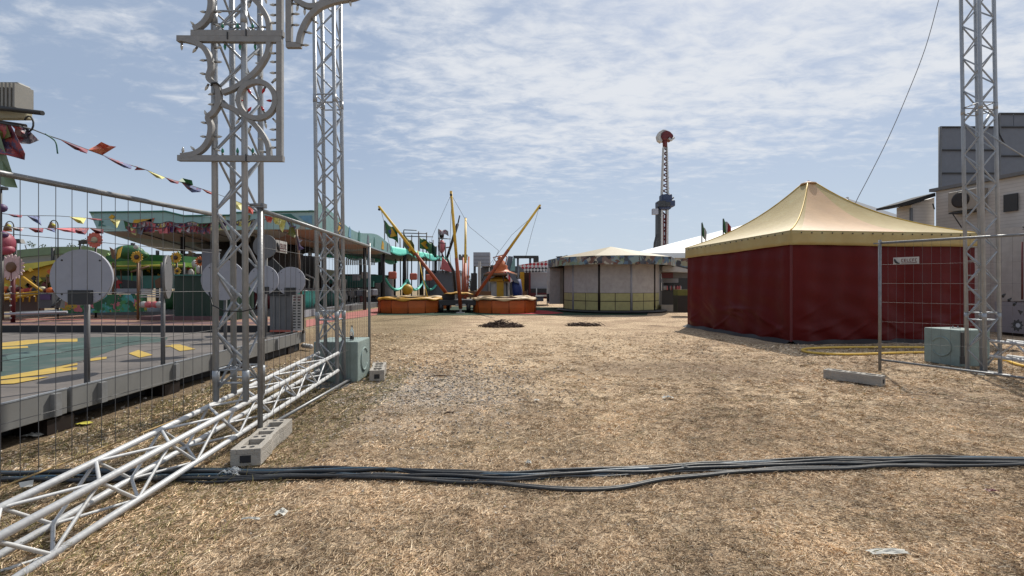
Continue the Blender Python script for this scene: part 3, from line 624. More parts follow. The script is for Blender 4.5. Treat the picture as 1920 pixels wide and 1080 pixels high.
# maker plates on the fences
def plate(A, du, w, h, z, label, lines, par):
    A = Vector(A); du = Vector(du).normalized(); yaw = math.atan2(du.y, du.x)
    t = thing('small_plate', label, 'plate', (A.x, A.y, z), 'small printed plates on the fences'); c = A + du * w / 2
    b = MB(); b.box((c.x, c.y, z), (w, .004, h), yaw); b.build('board', 'white', t)
    nrm = Vector((du.y, -du.x, 0)); c2 = Vector((c.x, c.y, z)) + nrm * .004
    b = MB(); sp = spline([(-.44, .30), (-.42, 0), (-.34, -.28), (-.24, -.36)], 5)
    pts = [c2 + du * (x * w) + Vector((0, 0, y * h)) for x, y in sp]; b.tube(pts, [h * .05 + h * .10 * math.sin(math.pi * i / (len(pts) - 1)) for i in range(len(pts))], 6); b.build('logo', 'black', t)
    gl = MB()       # unreadable row of letters: short upright and level strokes
    rr_ = random.Random(5)
    for i in range(6):
        q = c2 + du * (w * (-.14 + i * .105)) + Vector((0, 0, h * .04)); gl.box(q - du * w * .025, (w * .022, .0012, h * .42), yaw)
        for dz in ((.19, -.19), (.19, 0, -.19), (-.19,), (.19, -.19), (.19, 0), (.19, -.19))[i]: gl.box(q + du * w * .012 + Vector((0, 0, h * dz)), (w * .05, .0010, h * .07), yaw)
    gl.build('lettering', 'darkred', t)
    b = MB(); cc = c2 + du * (w * .12) - Vector((0, 0, h * .33)); b.box(cc, (w * .6, .002, h * .08), yaw); b.build('underline', 'darkred', t)
    return t
plate(Vector(G(1664, 0 + 690)) * 0 + Vector((5.70 + .105, 7.19 - .125, 0)), (2.25, -2.69, 0), .30, .105, 1.71, 'small white plate with dark red letters wired to the right fence', None, F3)
plate((-2.125, 4.18, 0), (-.16, 3.48, 0), .22, .11, 1.68, 'small white plate with dark red letters wired to the left fence by its post', None, F2)
# concrete feet
def foot(label, near, far, w, h, group='concrete fence feet', holes=True):
    near = Vector(near); far = Vector(far); L = (far - near).length; u = (far - near) / L; n = Vector((-u.y, u.x, 0)); yaw = math.atan2(u.y, u.x)
    c0 = (near + far) / 2; t = thing('concrete_foot', label, 'concrete foot', (c0.x, c0.y, 0), group)
    def pt(a, b_, z): return near + u * (a * L) + n * (b_ * w) + Vector((0, 0, z))
    prof = [(0, .5), (.30, .5), (.40, .42), (.60, .42), (.70, .5), (1, .5), (1, -.5), (.70, -.5), (.60, -.42), (.40, -.42), (.30, -.5), (0, -.5)]
    b = MB(); z0 = .012
    b.prism([pt(a, c, z0) for a, c in prof][::-1], (0, 0, h * .68))
    # upper rim built round two rectangular pockets
    zt = z0 + h * .68; hh = h * .32
    for a0, a1, c0_, c1 in ((0, 1, .28, .5), (0, 1, -.5, -.28), (0, .12, -.279, .279), (.30, .44, -.279, .279), (.56, .70, -.279, .279), (.88, 1, -.279, .279)):
        if (a0, a1) == (0, 1):
            sg = 1 if c0_ > 0 else -1
            pr = [(0, .28), (1, .28), (1, .5), (.70, .5), (.60, .42), (.40, .42), (.30, .5), (0, .5)]
            poly = [pt(a, c * sg, zt) for a, c in pr]
            b.prism(poly if sg > 0 else poly[::-1], (0, 0, hh))
        else: b.prism([pt(a0, c0_, zt), pt(a1, c0_, zt), pt(a1, c1, zt), pt(a0, c1, zt)], (0, 0, hh - .001))
    b.build('body', 'concrete', t, bevel=.004)
    q = MB()
    for a in (.06, .37, .63, .94):
        for s_ in (-.14, .14):
            q.lathe([(w * .085, 0), (w * .085, .002)], pt(a, s_, z0 + h - .0005), 12)
    q.build('post_hole', 'dark', t)
    q = MB(); q.box(pt(0, 0, z0 + h * .42) - u * .001, (.004, w * .36, h * .42), yaw); q.build('grip_recess', 'dark', t)
    q = MB(); q.box(pt(1, 0, z0 + h * .42) + u * .001, (.004, w * .36, h * .42), yaw); q.build('grip_recess', 'dark', t)
    return t
foot('large pale concrete fence foot nearest the camera, under the corner post at the low truss', (-1.925, 3.35, 0), (-2.06, 4.12, 0), .205, .125)
foot('concrete fence foot at the far end of the left fence, beside the teal block', (-1.87, 6.42, 0), (-2.03, 7.12, 0), .20, .15)
ft = foot('concrete fence foot lying loose on the straw left of the right fence post', (4.50, 6.66, 0), (4.90, 6.12, 0), .17, .13)
# teal concrete ballast blocks
def block(label, c, d, yaw, face):
    t = thing('ballast_block', label, 'concrete block', (c[0], c[1], 0), 'teal concrete ballast blocks')
    m = Matrix.Rotation(yaw, 3, 'Z'); c = Vector((c[0], c[1], 0))
    b = MB(); b.box(c + Vector((0, 0, d[2] / 2 + .01)), d, yaw); b.build('block', 'teal_concrete', t, bevel=.012)
    # round grip groove on the X face
    q = MB(); fx = face * (d[0] / 2 + .003)
    ctr = c + m @ Vector((fx, 0, d[2] * .52))
    pts = [ctr + m @ Vector((0, .155 * math.cos(a), .155 * math.sin(a))) for a in [R(30 + 300 * i / 30) for i in range(31)]]
    q.tube(pts, .014, 8); q.build('groove_rim', 'teal_concrete', t)
    q = MB(); q.lathe([(.145, -.002), (.145, .001)], ctr, 28, axis=(m @ Vector((face, 0, 0)))); q.build('round_recess', 'teal_concrete', t)
    q = MB()
    for s_ in (-.05, .05): q.tube([c + m @ Vector((s_ + .05, .05, d[2])), c + m @ Vector((s_ + .05, .05, d[2] + .05))], .008, 8)
    q.box(c + m @ Vector((.05, .05, d[2] + .016)), (.16, .05, .008), yaw)
    q.build('lifting_eye', 'galv', t)
    return t
block('teal painted concrete block behind the second tower at the left, with a bottle on top', (-2.42, 6.64), (.60, .60, .555), R(2), 1)
block('teal painted concrete block beside the right tower, with a round recess facing left', (7.56, 7.90), (.58, .58, .60), R(8), -1)
b = MB(); b.box((7.30, 7.52, .33), (.05, .02, .5), R(8)); b.box((7.30, 7.51, .13), (.09, .03, .12), R(8)); b.build('ratchet_strap', 'darkgrey', loc=(7.30, 7.52, .3), label='dark strap with a ratchet hanging down the front of the right teal block', cat='strap')
# bottle
t = thing('glass_bottle', 'clear glass bottle with a black label standing on the left teal block', 'bottle', (-2.25, 6.52, .568))
bz = .568; bx, by = -2.25, 6.52
MB().lathe([(.026, 0), (.029, .01), (.029, .11), (.018, .15), (.011, .165), (.010, .20)], (bx, by, bz), 16).build('glass', 'clear', t)
MB().lathe([(.0298, .0), (.0298, .052)], (bx, by, bz + .012), 16).build('label_band', 'black', t)
MB().lathe([(.0115, .0), (.0115, .014)], (bx, by, bz + .192), 12).build('cap', 'black', t)
# rope/guy at left truss with plastic tag
# long brown-tan rope and plastic bits
b = MB(); b.prism([P(35, 905, 2.9) + Vector((0, 0, 0)), P(62, 900, 2.92), P(60, 912, 2.88), P(38, 914, 2.86)], (0, .004, 0)); b.build('plastic_tie', 'paper', loc=P(45, 907, 2.9), label='scrap of white tape knotted on the bottom wire of the left fence', cat='tape')
# ladder
t = thing('ladder', 'tall grey ladder leaning on the red tent behind the right tower', 'ladder', (8.25, 8.75, 0))
a0, a1 = Vector((8.10, 8.3, 0)), Vector((8.42, 8.62, 2.25)); off = Vector((.38, .03, 0))
for o in (Vector(), off): MB().tube([a0 + o, a1 + o], .018, 8).build('rail', 'galv', t)
for i in range(8): MB().tube([a0.lerp(a1, .09 + i * .118), a0.lerp(a1, .09 + i * .118) + off], .013, 6).build('rung', 'galv', t)

# ================================================================ CABLES ON THE GROUND
def gpath(pts, z, n=8): 
    s = spline(pts, n); return [G(a, b_, 0) + Vector((0, 0, z)) for a, b_ in s]
CB = 'cables lying across the ground'
cab = [
 ('black cable forming the top edge of the bundle at the right', 'cable', .014, [(-60, 889), (120, 887), (300, 884), (480, 884), (620, 882), (760, 884), (860, 889), (960, 893), (1080, 889), (1200, 880), (1400, 869), (1600, 862), (1780, 861), (2000, 863)]),
 ('cable with painted blue sheen lying second from the top of the bundle', 'cable_sheen', .014, [(-60, 894), (200, 889), (480, 889), (640, 886), (780, 888), (870, 893), (980, 898), (1100, 891), (1220, 884), (1400, 874), (1600, 866), (1780, 865), (2000, 866)]),
 ('black cable dipping under the sheen tinted ones left of the middle', 'cable', .015, [(-60, 897), (200, 893), (470, 893), (620, 893), (730, 886), (800, 892), (880, 896), (1000, 892), (1120, 886), (1250, 884), (1400, 877), (1600, 869), (1780, 868), (2000, 870)]),
 ('cable with painted blue sheen in the middle of the bundle', 'cable_sheen', .013, [(-60, 900), (200, 898), (460, 894), (640, 893), (800, 898), (900, 901), (1000, 899), (1100, 894), (1190, 890), (1280, 883), (1400, 879), (1600, 872), (1780, 871), (2000, 873)]),
 ('black cable bowing out lowest in front of the bundle', 'cable', .014, [(-60, 905), (200, 905), (440, 901), (640, 901), (800, 906), (900, 911), (980, 920), (1070, 925), (1150, 921), (1260, 905), (1380, 892), (1520, 886), (1680, 881), (1820, 878), (2000, 879)]),
 ('black cable along the lower edge of the main bundle', 'cable', .014, [(-60, 909), (200, 908), (440, 905), (640, 899), (800, 900), (880, 900), (960, 903), (1050, 898), (1140, 893), (1250, 889), (1380, 882), (1520, 877), (1680, 874), (1820, 873), (2000, 874)]),
 ('thin grey cable weaving through the right half of the bundle', 'cable_grey', .007, [(600, 890), (760, 893), (900, 896), (1080, 896), (1200, 892), (1300, 882), (1420, 879), (1560, 876), (1700, 870), (1850, 872), (2000, 871)]),
 ('thin pale grey cable on the front of the bundle at the left', 'cable_grey', .008, [(-60, 901), (180, 902), (420, 898), (560, 896), (700, 897), (820, 902), (940, 905), (1060, 897), (1180, 892), (1260, 890), (1400, 884), (1600, 878), (1800, 874), (2000, 875)]),
]
cab += [
 ('thin black cable crossing over the bundle left of the middle', 'cable', .008, [(-60, 893), (160, 899), (380, 890), (560, 899), (700, 887), (840, 896), (980, 897), (1100, 893), (1240, 888), (1400, 881), (1560, 871), (1720, 873), (2000, 868)]),
 ('thin cable with painted blue sheen crossing over the bundle at the right', 'cable_sheen', .008, [(300, 893), (520, 887), (700, 893), (900, 899), (1040, 895), (1160, 892), (1300, 886), (1450, 872), (1600, 875), (1760, 867), (2000, 876)]),
 ('thinner black cable bowing out just behind the lowest one', 'cable', .011, [(-60, 912), (200, 902), (400, 909), (600, 898), (780, 903), (900, 909), (980, 916), (1070, 921), (1150, 917), (1260, 901), (1380, 889), (1500, 883), (1700, 878), (1860, 877), (2000, 875)])]
rc = random.Random(12)
for i, (lb, mt, r_, pts) in enumerate(cab):
    r_ *= .84; s = spline(pts, 10); ph = [rc.random() * 6.3 for _ in range(3)]
    path = []
    for k, (px, py) in enumerate(s):
        g_ = G(px, py); wy = .007 * math.sin(g_.x * 5.1 + ph[0]) + .005 * math.sin(g_.x * 11.3 + ph[1]); path.append(g_ + Vector((0, wy, r_ + .001 + .006 * (i % 3) + .004 * math.sin(g_.x * 7 + ph[2]) + .003)))
    MB().tube(path, r_, 10).build('power_cable', mt, loc=G(960, 900), label=lb, cat='cable', group=CB)
# coil bits and clear plastic film
def crumple(label, px, py, w, h, m, name, seed, hz=.03):
    w *= 1.05; h *= 1.05
    r = random.Random(seed); c = G(px, py); b = MB(); n = 7
    hh = [[r.random() * hz for _ in range(n + 1)] for _ in range(n + 1)]
    b.grid(lambda u, v: (c.x + (u - .5) * w * (1 + .2 * r.random()), c.y + (v - .5) * h * (1 + .2 * r.random()), .018 + hh[int(round(v * n))][int(round(u * n))] * (1 - abs(2 * u - 1) ** 2)), n, n, False)
    return b.build(name, m, loc=c, label=label, cat='litter', solid=.0012)
crumple('crumpled clear plastic film lying on the cables near the concrete foot', 432, 893, .13, .06, 'clear', 'plastic_film', 1, .05)
crumple('small white paper scrap on the straw left of the middle foreground', 526, 968, .055, .05, 'paper', 'paper_scrap', 2, .02)
crumple('thin white paper strip beside the truss in the left foreground', 470, 979, .09, .015, 'paper', 'paper_scrap', 3, .01)
crumple('long white torn paper lying at the bottom right of the ground', 1665, 1042, .16, .035, 'paper', 'paper_scrap', 4, .015)
crumple('white flattened wrapper on the bare ground in the middle distance', 1252, 748, .11, .06, 'paper', 'wrapper', 5, .02)
crumple('tiny white scrap on the straw just above the cables', 991, 872, .035, .04, 'paper', 'paper_scrap', 6, .02)
crumple('white plastic packet in the grass under the deck edge', 60, 820, .13, .06, 'paper', 'plastic_packet', 7, .02)
crumple('yellow paper scrap in the grass by the deck edge', 158, 797, .10, .07, 'lemon', 'paper_scrap', 8, .01)
crumple('white tape scrap resting on the cable bundle right of the middle', 1285, 886, .07, .02, 'paper', 'tape_scrap', 9, .05)
crumple('small pale flake on the ground in front of the brush piles', 1006, 753, .05, .04, 'paper', 'paper_scrap', 10, .01)
crumple('brown leaf at the lower right behind the long torn paper', 1860, 925, .06, .03, 'darkred', 'dead_leaf', 11, .01)
# dark stick bits
for i, (px, py, l_, a_, lb) in enumerate(((825, 707, .34, .1, 'short dark stick on the gravel patch in the middle distance'), (842, 777, .10, .4, 'stubby dark twig at the near edge of the gravel'), (1230, 612, .5, -.3, 'dark stick on the ground left of the red tent'))):
    c = G(px, py); MB().tube([c + Vector((-l_ / 2, -l_ * a_ / 2, .012)), c + Vector((0, .02, .02)), c + Vector((l_ / 2, l_ * a_ / 2, .012))], [.006, .009, .004], 6).build('stick', 'twig', loc=c, label=lb, cat='stick')
# brush piles
def brush(label, px, py, w, h, n, seed):
    r = random.Random(seed); c = G(px, py); t = MB()
    for i in range(n):
        a = r.random() * 6.28; rr = r.random() ** .6 * w / 2; x = c.x + rr * math.cos(a); y = c.y + rr * math.sin(a) * .5; z = max(.02, h * (1 - (rr / (w / 2)) ** 1.5) * r.random())
        L = .12 + r.random() * .35; b_ = r.random() * 6.28; e = (r.random() - .35) * .9
        d = Vector((math.cos(b_) * math.cos(e), math.sin(b_) * math.cos(e) * .6, math.sin(e))) * L
        p0 = Vector((x, y, z)) - d / 2; p1 = Vector((x, y, z)) + d / 2; p0.z = max(p0.z, .01); p1.z = max(p1.z, .01)
        mid = (p0 + p1) / 2 + Vector((0, 0, (r.random() - .3) * .08))
        t.tube([p0, mid, p1], [.006 + .008 * r.random(), .01, .003], 4)
    return t.build('brush_pile', 'twig', loc=c, label=label, cat='brush pile', group='piles of raked twigs')
brush('larger pile of raked brown twigs in front of the right trampoline', 941, 613, 1.45, .24, 280, 2)
brush('lower flatter pile of raked twigs in front of the round kiosk', 1094, 611, 1.15, .09, 140, 3)
# yellow hose
hp = [(2060, 720), (1925, 691), (1878, 677), (1800, 664), (1700, 664), (1600, 667), (1530, 665), (1504, 659), (1530, 655), (1620, 653.5), (1740, 654), (1830, 657)]
MB().tube(gpath(hp, .030, 6), .023, 8).build('water_hose', 'hose', loc=G(1600, 660), label='pale yellow hose looped on the ground in front of the red tent', cat='hose')
# ================================================================ RED TENT
def tent():
    A = Vector((6.50, 10.80, 0)); Bk = Vector((5.92, 15.65, 0)); u = (Bk - A); w = Vector((u.y, -u.x, 0)); Rt = A + w; Bb = Bk + w
    t = thing('market_tent', 'square market tent with dark red tarpaulin walls and a pointed yellow and faded orange roof', 'tent', (A + Bb) / 2)
    ctr = (A + Bb) / 2; ez = 2.30; vz = 2.64
    # walls: wavy tarpaulin
    def wall(p, q, seed, name='wall'):
        r = random.Random(seed); d = (q - p); L = d.length; n = Vector((d.y, -d.x, 0)).normalized(); ph = [r.random() * 6 for _ in range(6)]; folds = [(r.random(), .04 + .30 * r.random() ** 1.5, .05 + .10 * r.random(), (r.random() - .5) * 2.6, .012 + .014 * r.random()) for _ in range(16)]
        def fn(a, b):
            wv = .018 * math.sin(a * 19 + ph[0] + b * 1.2) + .012 * math.sin(a * 43 + ph[1] - b * 2) + .020 * (1 - b) * math.sin(a * 27 + ph[2] + 2.5 * b) + .03 * max(0, .25 - b) * 4 * (.5 + math.sin(a * 11 + ph[3]))
            cr = .016 * math.sin(a * 31 + b * 23 + ph[4]) * (1 - b) ** 2 + .005 * math.sin(b * 31 + ph[5] + a * 5)
            for (ca, cb, ln, sl, am) in folds:
                dd = (b - cb) - sl * (a - ca); cr += am * math.exp(-(dd / .022) ** 2 - ((a - ca) / ln) ** 2)
            e = min(1, a * 14, (1 - a) * 14)
            return p + d * a + n * ((wv + cr) * e) + Vector((0, 0, .06 + (ez + .08 - .06) * b))
        b = MB(); b.grid(fn, 150, 80); return b.build(name, 'red_tarp', t)
    wall(Bk, A, 1); wall(A, Rt, 2); wall(Rt, Bb, 3); wall(Bb, Bk, 4)
    for p in (A, Bk, Rt, Bb):
        q = p + (ctr - p).normalized() * .05; MB().tube([(q.x, q.y, 0), (q.x, q.y, vz)], .03, 10).build('pole', 'darkgrey', t)
    # corner lacing strips
    b = MB(); q = A + (A - ctr).normalized() * .012; b.box((q.x, q.y, 1.2), (.05, .05, 2.3), R(52)); b.build('corner_strip', 'darkred', t)
    # dark grey strip along the foot of the walls
    b = MB()
    for p, q in ((Bk, A), (A, Rt), (Rt, Bb), (Bb, Bk)):
        d = (q - p); n = Vector((d.y, -d.x, 0)).normalized()
        b.grid(lambda a, c: p + d * a + n * (.01 + c * (.17 + .05 * math.sin(a * 23))) + Vector((0, 0, .075 * (1 - c) + .008 + .01 * math.sin(a * 37) * (1 - c))), 50, 3)
    b.build('base_strip', 'darkgrey', t)
    # valance
    for i, (p, q) in enumerate(((Bk, A), (A, Rt), (Rt, Bb), (Bb, Bk))):
        d = (q - p); n = Vector((d.y, -d.x, 0)).normalized(); b = MB(); r = random.Random(i)
        e = .055
        p2 = p + n * e - d.normalized() * e; q2 = q + n * e + d.normalized() * e; d2 = q2 - p2
        b.grid(lambda a, c: p2 + d2 * a + n * (.012 * math.sin(a * 41) * (1 - c)) + Vector((0, 0, ez + .007 * math.sin(a * 9) * (1 - c) + (vz - ez) * c)), 70, 4)
        b.build('valance', 'yellow_tarp', t, solid=.004)
        b = MB()
        for k in range(1, 19):
            c = p2 + d2 * (k / 19) + n * .008; b.box((c.x, c.y, vz - .055), (.02, .02, .03), math.atan2(d.y, d.x))
        b.build('eyelets', 'darkgrey', t)
    # roof: four concave faces; each with an orange centre panel between yellow edges
    apex = ctr + Vector((0, 0, 4.33)); rc = .19
    cs = [Bk, A, Rt, Bb]
    for i in range(4):
        p, q = cs[i], cs[(i + 1) % 4]; d = q - p; n = Vector((d.y, -d.x, 0)).normalized(); p2 = p + n * .06 - d.normalized() * .06; q2 = q + n * .06 + d.normalized() * .06
        tp = apex + (p - ctr).normalized() * rc; tq = apex + (q - ctr).normalized() * rc
        def fn(a, c, p2=p2, q2=q2, tp=tp, tq=tq):
            lo = p2.lerp(q2, a); hi = tp.lerp(tq, a); x = lo.lerp(hi, c); z = vz + (4.33 - vz) * (.50 * c + .50 * c ** 2.6)
            sag = -.05 * math.sin(math.pi * a) * math.sin(math.pi * min(1, c * 1.2))
            return Vector((x.x, x.y, z + sag))
        for nm, a0, a1, mt in (('roof_side_panel', 0, .05, 'yellow_tarp'), ('roof_panel', .05, .60, 'pink_tarp'), ('roof_side_panel', .60, 1, 'yellow_tarp')):
            if i != 1: mt = 'yellow_tarp' if nm != 'roof_panel' or i == 0 else 'pink_tarp'
            b = MB(); b.grid(lambda u_, v_: fn(a0 + (a1 - a0) * u_, v_), 16, 30); b.build(nm, mt, t)
        MB().tube([fn(1.0, k / 12) + Vector((0, 0, .004)) for k in range(13)], .014, 6).build('seam', 'pole_yellow', t)
    MB().lathe([(rc + .02, -.02), (rc + .01, .02), (.10, .05), (.03, .06)], apex, 20).build('cap', 'pink_tarp', t)
    MB().lathe([(.03, .05), (.03, .09)], apex, 8).build('cap_knob', 'salmon', t)
tent()

# ================================================================ KIOSK (round booth)
def kiosk():
    c = Vector((5.58, 26.2, 0)); n = 10; rr = 2.62; ph = R(-90 + 11)
    t = thing('round_kiosk', 'ten sided shuttered fairground kiosk with olive yellow lower panels and a graffiti fascia', 'kiosk', c)
    vert = [c + Vector((rr * math.cos(ph + 2 * math.pi * k / n), rr * math.sin(ph + 2 * math.pi * k / n), 0)) for k in range(n)]
    MB().lathe([(rr + .42, .05), (rr + .42, .12), (rr + .3, .14)], c, 40).build('floor_disc', 'darkgrey', t)
    for k in range(n):
        p, q = vert[k], vert[(k + 1) % n]; d = q - p; nn = Vector((d.y, -d.x, 0)).normalized(); L = d.length; yaw = math.atan2(d.y, d.x); m = (p + q) / 2
        b = MB(); b.box((m.x, m.y, 2.0), (L - .1, .03, 1.94), yaw)
        for z in (1.3, 1.55, 1.8, 2.05, 2.3, 2.55, 2.8): pass
        b.build('shutter', 'blind_grey', t)
        for (z0, z1) in ((.16, .60), (.64, 1.03)):
            for s_ in (-1, 1):
                x = m + d.normalized() * (s_ * (L - .1) / 4); b = MB(); b.box((x.x, x.y, (z0 + z1) / 2), ((L - .1) / 2 - .035, .045, z1 - z0), yaw); b.build('lower_panel', 'panel_olive', t)
        b = MB(); b.box((m.x, m.y, .60), (L - .08, .035, .9), yaw); b.build('panel_frame', 'darkwood', t)
        MB().tube([p + Vector((0, 0, .12)), p + Vector((0, 0, 2.96))], .055, 8).build('post', 'darkwood' if k % 2 else 'pale_grey', t)
        # fascia flap
        po = c + (p - c) * 1.33; qo = c + (q - c) * 1.33; r = random.Random(k)
        b = MB(); b.prism([po + Vector((0, 0, 2.46 + .03 * r.random())), qo + Vector((0, 0, 2.46 + .03 * r.random())), qo + Vector((0, 0, 2.91)), po + Vector((0, 0, 2.91))], nn * .05); b.build('fascia', 'graffiti', t)
        b = MB(); b.prism([p + Vector((0, 0, 2.98)), q + Vector((0, 0, 2.98)), qo + Vector((0, 0, 2.80)), po + Vector((0, 0, 2.80))], (0, 0, .03)); b.build('eave_board', 'darkwood', t)
        b = MB(); e = Vector((0, 0, .0)); ap = c + Vector((0, 0, 3.62)); b.add([po * 1 + Vector((0, 0, 2.90)), qo + Vector((0, 0, 2.90)), ap], [(0, 1, 2)]); b.build('roof_panel', 'kiosk_roof', t, solid=.03)

kiosk()

# ================================================================ BUNGEE TRAMPOLINES
BC = Vector((-2.85, 26.0, 0))
def trampoline(label, c, pad):
    t = thing('trampoline', label, 'trampoline', (c[0], c[1], 0), 'round trampolines of the bungee ride'); c = Vector((c[0], c[1], 0)); r = 1.68; n = 12
    MB().lathe([(r, .02), (r + .02, .3), (r, .66)], c, n, smooth=False, phase=R(8)).build('skirt', 'orange', t)
    for k in range(n):
        a = R(8) + 2 * math.pi * k / n; p = c + Vector(((r + .02) * math.cos(a), (r + .02) * math.sin(a), 0)); MB().tube([p + Vector((0, 0, .02)), p + Vector((0, 0, .68))], .022, 6).build('leg', 'orange_dark', t)
    rg = random.Random(int(c.x * 10)); prof = []
    b = MB(); m = 48; 
    def ring(u, v):
        a = 2 * math.pi * u; rr = r - .34 + .40 * min(1, v * 1.25); z = .78 - .02 * math.sin(a * 9) if v < .8 else .71 + .02 * math.sin(a * 13) - (.02 + .03 * math.sin(a * 7))* (v - .8) * 5
        return c + Vector((rr * math.cos(a), rr * math.sin(a), z + .02 * math.sin(a * 5)))
    b.grid(ring, 72, 6); b.build('rim_padding', pad, t, solid=.03)
    MB().lathe([(r - .3, .735), (r - .3, .74)], c, 36).build('jumping_mat', 'black', t)
    return t
trampoline('orange sided trampoline with yellow rim padding, front left of the bungee ride', (-5.48, 25.1), 'pad_yellow')
trampoline('orange sided trampoline with pale beige rim padding, front right of the bungee ride', (-.38, 25.0), 'pad_beige')
trampoline('trampoline half hidden behind the yellow rimmed one', (-5.6, 29.6), 'pad_beige')
trampoline('trampoline half hidden behind the beige rimmed one at the right', (-.5, 29.6), 'pad_beige')
br = thing('bungee_ride', 'bungee ride trailer with four yellow and red booms spread above the trampolines', 'bungee ride', BC)
b = MB(); b.box(BC + Vector((0, 0, .52)), (2.0, 3.2, .28)); b.box(BC + Vector((-.6, -.4, .80)), (.7, .9, .35)); b.build('trailer', 'darkgrey', br, bevel=.02)
b = MB(); b.grid(lambda u, v: BC + Vector((-.75 + 1.5 * u, -1.7 + .9 * v, .98 + .12 * math.sin(u * 3.1) * math.sin(v * 3.1 + .3) + .02 * math.sin(u * 17))), 14, 8); b.build('tarp_cover', 'pad_yellow', br, solid=.02)
for x, y in ((.55, -1.45), (-.9, -1.4), (.9, 1.3), (-.9, 1.3)):
    c = BC + Vector((x, y, .27)); w = MB(); w.lathe([(.16, -.1), (.26, -.09), (.27, 0), (.26, .09), (.16, .1)], c, 24, axis=(1, 0, 0)); ty = w.build('tyre', 'black', br)
    w = MB(); w.lathe([(.02, -.11), (.15, -.105), (.155, .105), (.02, .11)], c, 18, axis=(1, .0, 0)); w.build('rim', 'grey', ty)
booms = [((-3.5, 25.6, .85), (-6.87, 24.0, 5.5), .50), ((-2.66, 24.0, .25), (-2.93, 22.3, 5.92), .45), ((-2.75, 27.2, .6), (-3.0, 30.0, 5.80), .42), ((-2.05, 25.6, .8), (1.46, 24.3, 5.62), .53)]
for i, (p, q, s) in enumerate(booms):
    p, q = Vector(p), Vector(q); m = p.lerp(q, s)
    lo = MB(); lo.tube([p, m], [.10, .09], 8); lo.build('lower_boom', 'pole_red', br)
    hi = MB(); hi.tube([m - (q - p).normalized() * .15, q], [.078, .062], 8); hi.box(q, (.10, .10, .08)); hb = hi.build('upper_boom', 'pole_yellow', br)
    MB().lathe([(.02, -.04), (.06, -.03), (.06, .03), (.02, .04)], q + Vector((0, 0, -.14)), 12, axis=(0, 1, 0)).build('pulley', 'darkgrey', hb)
b = MB(); b.tube([(-2.66, 24.0, .02), (-2.66, 24.0, .5)], .07, 8); b.box((-2.66, 24.0, .03), (.4, .4, .05)); b.box((-2.66, 24.0, .42), (.5, .1, .1)); b.build('jack_leg', 'white', br)
# crossed braces low between booms
for a, c in (((-2.6, 27.0, .8), (-2.62, 28.2, 3.2)), ((-2.85, 26.6, .8), (-2.9, 27.6, 3.1))):
    MB().tube([a, c], .05, 6).build('brace', 'pole_red', br)
# ropes
ropes = [((-2.98, 22.35, 5.7), P(812, 440, 23), P(790, 520, 24)), ((-2.9, 22.35, 5.75), P(880, 425, 24), P(935, 470, 25)), ((-2.9, 22.3, 5.6), P(843, 470, 23), P(850, 540, 24)), ((1.40, 24.4, 5.45), P(996, 440, 25), P(985, 484, 26)),
         ((1.2, 24.6, 5.2), P(960, 440, 26), P(915, 500, 27)), (P(935, 470, 25), P(926, 490, 26), P(918, 512, 27)), ((-6.8, 24.1, 5.35), P(722, 425, 25), P(740, 500, 26)), ((-3.0, 29.9, 5.7), P(873, 440, 29), P(874, 478, 29)), (P(783, 470, 25.5), P(790, 510, 25), P(802, 558, 24))]
for q in ropes[:-1]: MB().tube(q, .011, 4).build('rope', 'grey', br)
MB().tube(ropes[-1], .03, 6).build('prop', 'pole_yellow', br)
t = thing('slender_boom', 'dark slender boom leaning behind the front bungee pole', 'boom', P(850, 500, 33))
MB().tube([P(862, 404, 33), P(858, 422, 33)], .05, 6).build('tip', 'darkgrey', t)
MB().tube([P(858, 420, 33), P(838, 484, 33)], [.12, .09], 6).build('arm', 'darkwood', t)
MB().tube([P(838, 484, 33), P(851, 510, 33), P(855, 560, 33)], .10, 6).build('lower_arm', 'darkwood', t)

# ================================================================ WATER RIDE / CANOPY BEHIND LEFT TRAMPOLINE
FAR = 1.3
t = thing('boat_ride', 'turquoise edged boat ride on dark posts behind the left bungee boom', 'fairground ride', (-7, 30, 0))
sp = [Vector((-7.25, 26.0, 0)), Vector((-6.65, 28.8, 0)), Vector((-6.15, 31.4, 0)), Vector((-5.6, 34.0, 0)), Vector((-5.15, 36.6, 0))]
bp_ = [p + Vector((-4.2, .3, 0)) for p in sp]
for p in sp + bp_: MB().tube([p, p + Vector((0, 0, 3.45))], .11, 8).build('post', 'darkwood', t)
for row, zt in ((sp, 3.72), (bp_, 3.6)):
    for i in range(4):
        p, q = row[i], row[i + 1]; b = MB(); b.grid(lambda u, v: p.lerp(q, u) + Vector((.25 - .15 * v, 0, zt - .5 * (1 - v) * (.55 + .45 * abs(math.sin(math.pi * u))) )), 16, 4); b.build('valance', 'turquoise', t, solid=.03)
b = MB(); b.prism([sp[0] + Vector((0, 0, 3.42)), sp[4] + Vector((0, 0, 3.42)), bp_[4] + Vector((0, 0, 3.42)), bp_[0] + Vector((0, 0, 3.42))], (0, 0, .05)); b.build('roof_grid', 'teal', t)
for i in range(4):
    p, q = sp[i] + Vector((.1, 0, 0)), sp[i + 1] + Vector((.1, 0, 0)); b = MB()
    b.grid(lambda u, v: p.lerp(q, u) + Vector((.12 * math.sin(math.pi * v), 0, 1.90 - .58 * math.sin(math.pi * u) ** .8 - .06 - .15 * math.sin(math.pi * u) * (1 - v))), 16, 4); b.build('swag', 'turquoise', t, solid=.04)
    MB().box(p + Vector((.35, .4, 2.02)), (.46, .5, .42), R(12)).build('float', 'salmon', t, bevel=.10)
